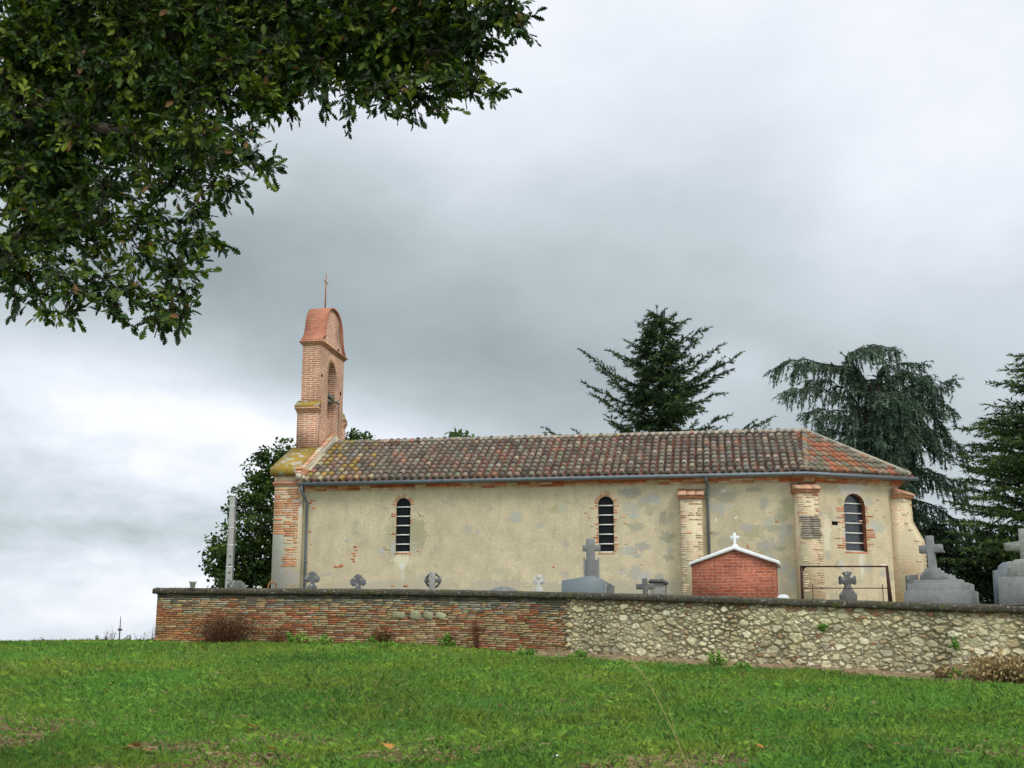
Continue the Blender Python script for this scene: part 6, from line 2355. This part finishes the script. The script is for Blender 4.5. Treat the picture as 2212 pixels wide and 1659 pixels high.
def plants():
    brown = [(.10, .042, .022), (.14, .065, .030), (.075, .032, .018), (.12, .08, .035)]
    tuft_plant('withered_shrub', 'large reddish brown withered shrub against the left part of the brick wall', -7.38, 33.0, 1.95, .92, brown, (3, 2, 3, 1), 6800, 101, .035, 'shrub', 150, 'dry', stemcol=(.10, .045, .025))
    tuft_plant('withered_shrub', 'sparse brownish stems right of the large withered shrub', -6.05, 33.0, .95, .65, brown, (2, 2, 2, 2), 420, 102, .03, 'shrub', 46, 'dry', stemcol=(.13, .07, .04))
    tuft_plant('withered_shrub', 'small rusty brown withered bush at the foot of the brick wall left of its middle', -3.30, 32.45, .75, .52, brown, (3, 3, 2, 1), 900, 103, .035, 'shrub', 50, 'dry', stemcol=(.12, .05, .03))
    tuft_plant('climbing_weed', 'thin red-brown dead creeper standing up the brick wall left of the stone section', -.88, 31.72, .22, .95, [(.17, .06, .03), (.10, .04, .025)], (1, 1), 320, 104, .035, 'plant', 12, 'dry', stemcol=(.12, .05, .03), flat=.3)
    green = [(.085, .19, .025), (.12, .23, .03), (.06, .13, .02), (.16, .22, .04)]
    green = [tuple(1.5 * q for q in c) for c in green]
    k = 0
    for x, y, w, h, lab in ((650, 1392, .62, .28, 'bright leafy weed clump by the brick wall, just right of the withered shrub'), (690, 1396, .70, .22, 'spreading green weed clump next to the leafy clump by the brick wall'),
                            (815, 1395, .55, .2, 'low green weeds in front of the small rusty bush'), (835, 1402, .4, .14, 'low weed patch on the grass just below the small rusty bush'),
                            (968, 1396, .34, .3, 'upright green weed against the middle of the brick wall'), (1135, 1420, .55, .16, 'green weed patch by the brick wall left of the stone section'),
                            (1255, 1422, .34, .16, 'small round green weed at the wall foot where brick meets stone'), (1545, 1442, .50, .27, 'bushy bright green weed at the foot of the stone wall'),
                            (1600, 1447, .35, .12, 'low green weed right of the bushy weed by the stone wall'), (2045, 1462, .55, .2, 'green weed clump left of the straw heap by the stone wall'), (540, 1392, .35, .14, 'small green weeds just below the large withered shrub')):
        X, Y = on_ground(x, y)
        Y = min(Y, float(wall_y(X)) - .16)
        tuft_plant('weed', lab, X, Y, w * 1.35, h * 1.35, green, (4, 3, 2, 1), int(900 * w * (h + .2)) + 160, 110 + k, .065, 'weed', 16, group='weeds along the wall', stemcol=(.09, .14, .03))
        k += 1
    # ferns rooted in the wall
    for x, y, s, lab in ((2065, 1394, .22, 'larger green plant rooted in the stone wall near the right edge'), (1776, 1352, .13, 'small green fern rooted in the middle of the stone wall')):
        Y = 26.3 if x > 2000 else 27.6
        for _ in range(4):
            p = at(x, y + 8, Y)
            Y = float(wall_y(p.x)) - .06
        p = at(x, y + 8, Y)
        tuft_plant('wall_fern', lab, p.x, p.y, s * 1.6, s * 1.1, green, (4, 3, 3, 0), 260, 130 + k, .05, 'fern', 12, z=p.z, group='ferns in the stone wall', stemcol=(.09, .14, .03))
        k += 1
    straw = [(.36, .26, .12), (.28, .19, .085), (.42, .33, .17), (.22, .14, .06)]
    for x, y, w, h, n, lab in ((2150, 1470, 1.9, .58, 230, 'heap of straw-coloured dry grass against the stone wall at the right'), (2215, 1474, 1.5, .62, 170, 'tall tangle of dry grass at the right edge below the stone wall'), (2020, 1463, .5, .3, 46, 'small tuft of dry grass left of the straw heap')):
        X, Y = on_ground(x, y)
        Y = min(Y, float(wall_y(X)) - .35)
        tuft_plant('straw_clump', lab, X, Y, w, h, straw, (3, 3, 2, 2), int(700 * w), 140 + k, .09, 'dry grass', n, 'dry', group='dry grass by the stone wall', stemcol=(.34, .24, .11), flat=.5)
        k += 1
    # weeds against the sky along the crest
    for x, w, h, n, cols, lab in ((235, .5, .55, 34, [(.05, .07, .03), (.10, .08, .05)], 'tall thin weed stems on the crest of the meadow at the left'), (215, .55, .25, 130, [(.04, .07, .03)], 'low dark weeds on the crest beneath the tall thin stems'), (190, .5, .16, 90, [(.04, .07, .03)], 'lowest dark weed cluster on the crest, left of the thin stems'),
                                  (276, .3, .25, 90, [(.035, .06, .025)], 'small dark bush on the crest left of the radio mast'), (242, .14, .42, 30, [(.20, .15, .09), (.12, .10, .06)], 'single seeding stalk on the crest just left of the radio mast'), (95, .7, .22, 60, [(.06, .08, .03)], 'wispy weeds on the crest near the left edge'),
                                  (305, .7, .42, 36, [(.14, .12, .08)], 'thin dry stems on the crest between the mast and the wall'), (332, .4, .75, 22, [(.16, .13, .09)], 'tall wispy dry stems at the left end of the brick wall')):
        p = at(x, 1388, 35.6 if x < 325 else 34.2)
        tuft_plant('crest_weed', lab, p.x, p.y, w, h, cols, [1] * len(cols), n, 160 + k, .045, 'weed', 9, 'dry', group='weeds along the crest', stemcol=(.14, .11, .07))
        k += 1
    # fallen leaves
    orange = [(.46, .20, .05), (.40, .22, .08), (.34, .15, .05), (.42, .28, .14)]
    leaves = ((272, 1636, .13, 'pale orange fallen leaf, leftmost of the cluster in the lower left grass'), (290, 1632, .17, 'large bright orange fallen leaf in the lower left grass'), (312, 1642, .13, 'rusty fallen leaf just right of the large orange leaf'), (326, 1640, .11, 'small yellowish fallen leaf at the right of the orange cluster'),
              (838, 1634, .16, 'pale tan fallen leaf on the grass left of the white pebble'), (228, 1504, .08, 'yellow fallen leaf alone on the grass below the brick wall'), (545, 1588, .14, 'dry curled tan leaf in the middle of the lower left grass'), (1640, 1632, .10, 'brown leaf low in the grass right of the tall stalk'), (590, 1640, .13, 'brownish fallen leaf on the straw patch at the bottom'))
    for x, y, s, lab in leaves:
        X, Y = on_ground(x, y)
        z = float(ground_z(X, Y)) + .10
        rr = np.random.default_rng(int(x * 7 + y))
        half = OAK_HALF
        s *= 1.35
        pts = [(t * s, w_ * s * 1.3) for t, w_ in half]
        poly = pts + [(a, -b) for a, b in pts[-2:0:-1]]
        mb = MB()
        az, tl = rr.uniform(0, 6.28), rr.uniform(.15, .6)
        d = Vector((math.cos(az), math.sin(az) * .9, tl * .6)).normalized()
        sd = Vector((-math.sin(az), math.cos(az), .1)).normalized()
        nn = d.cross(sd)
        k1 = len(pts)
        vs = [d * (a - s / 2) + sd * b + nn * (abs(b) * .5 + .25 * (a / s - .5) ** 2 * s) for a, b in poly]
        mid = [0] + list(range(1, k1))
        mb.add(vs, [tuple(range(0, k1)), tuple([0, k1 - 1] + list(range(k1, len(poly))))], jit(random.choice(orange), .15))
        o = mb.build('fallen_leaf', M['dry'], None, recalc=False)
        o.location = (X, Y, z)
        tag(o, lab, 'leaf', 'fallen autumn leaves on the meadow')
    # pebble
    X, Y = on_ground(1202, 1648)
    mb = MB()
    n, m_ = 10, 6
    vs = []
    for i in range(m_ + 1):
        th = math.pi * i / m_
        for j in range(n):
            ph = 2 * math.pi * j / n
            q = Vector((math.sin(th) * math.cos(ph), math.sin(th) * math.sin(ph), math.cos(th)))
            q *= 1 + .18 * mnoise.noise(q * 1.5)
            vs.append((q.x * .048, q.y * .04, q.z * .034))
    mb.add(vs, [(i * n + j, i * n + (j + 1) % n, (i + 1) * n + (j + 1) % n, (i + 1) * n + j) for i in range(m_) for j in range(n)])
    o = mb.build('pebble', M['white'], None, True)
    o.location = (X, Y, float(ground_z(X, Y)) + .06)
    tag(o, 'small white pebble in the grass at the bottom centre', 'stone')
    # tall dry stalk close to the camera
    Y = 6.0
    pts = [at(1500, 1700, Y), at(1478, 1640, Y), at(1450, 1570, Y), at(1415, 1500, Y), at(1385, 1450, Y), at(1368, 1430, Y), at(1348, 1421, Y)]
    g0 = Vector((pts[0].x + .05, Y, float(ground_z(pts[0].x + .05, Y))))
    o = empty('grass_stalk', g0, 'tall thin straw-coloured grass stalk leaning left, close to the camera', 'grass stalk')
    mb = MB(-g0)
    mb.tube([g0, g0.lerp(pts[0], .6), *pts], [.0028, .0026, .0024, .0022, .002, .0018, .0015, .0013, .001], 5, (.40, .32, .12))
    mb.tube([at(1478, 1640, Y + .03), at(1455, 1570, Y + .03), at(1440, 1517, Y + .03)], [.0018, .0014, .0008], 5, (.34, .30, .10))
    mb.build('stem', M['dry'], o)
    mb = MB(-g0)
    r = np.random.default_rng(5)
    for kk in range(34):
        f = r.random()
        a = pts[4].lerp(pts[6], f) if f > .2 else pts[3].lerp(pts[4], f * 5)
        d = Vector((-1, r.normal() * .5, .35 + r.normal() * .3)).normalized() * .018
        mb.tube([a, a + d * .5, a + d], [.0006, .0016, .0004], 4, (.45, .36, .17), cap=False)
    mb.tube([pts[3].lerp(pts[4], .5), pts[4], pts[5], pts[6]], [.0022, .0021, .0019, .0012], 5, (.42, .34, .15))
    mb.build('seed_head', M['dry'], o)


plants()


def earth_strip():
    mb = MB()
    ss = np.arange(SJ - 1.5, WPATH.L, .3)
    vs = []
    for k, s in enumerate(ss):
        p, zt, zb = WPATH(s)
        t = WPATH.tan(s)
        n = Vector((t.y, -t.x, 0))
        w = min(1, k / 8) * (.50 + .22 * mnoise.noise(Vector((s * .9, 3, 1))) + .12 * mnoise.noise(Vector((s * 3.1, 7, 1))))
        for j in range(4):
            q = p + n * (-.05 + (w * 1.9 + .15) * j / 3)
            vs.append((q.x, q.y, float(ground_z(q.x, q.y)) + .10 * (1 - j / 3) ** 2 + .012 - .02 * (j == 3)))
    K = 4
    mb.add(vs, [(i * K + j, (i + 1) * K + j, (i + 1) * K + j + 1, i * K + j + 1) for i in range(len(ss) - 1) for j in range(K - 1)])
    m = material('bare_earth', (.215, .15, .09), .95, mott=((3, .25), (25, .3)), stains=(((.40, .32, .18), 9, .55, .08, .7), ((.16, .24, .05), 4, .60, .1, .5)), bump=.8, spec=.1)
    tag(mb.build('earth_strip', m), 'strip of bare brown earth along the foot of the stone wall', 'ground', kind='structure')


earth_strip()
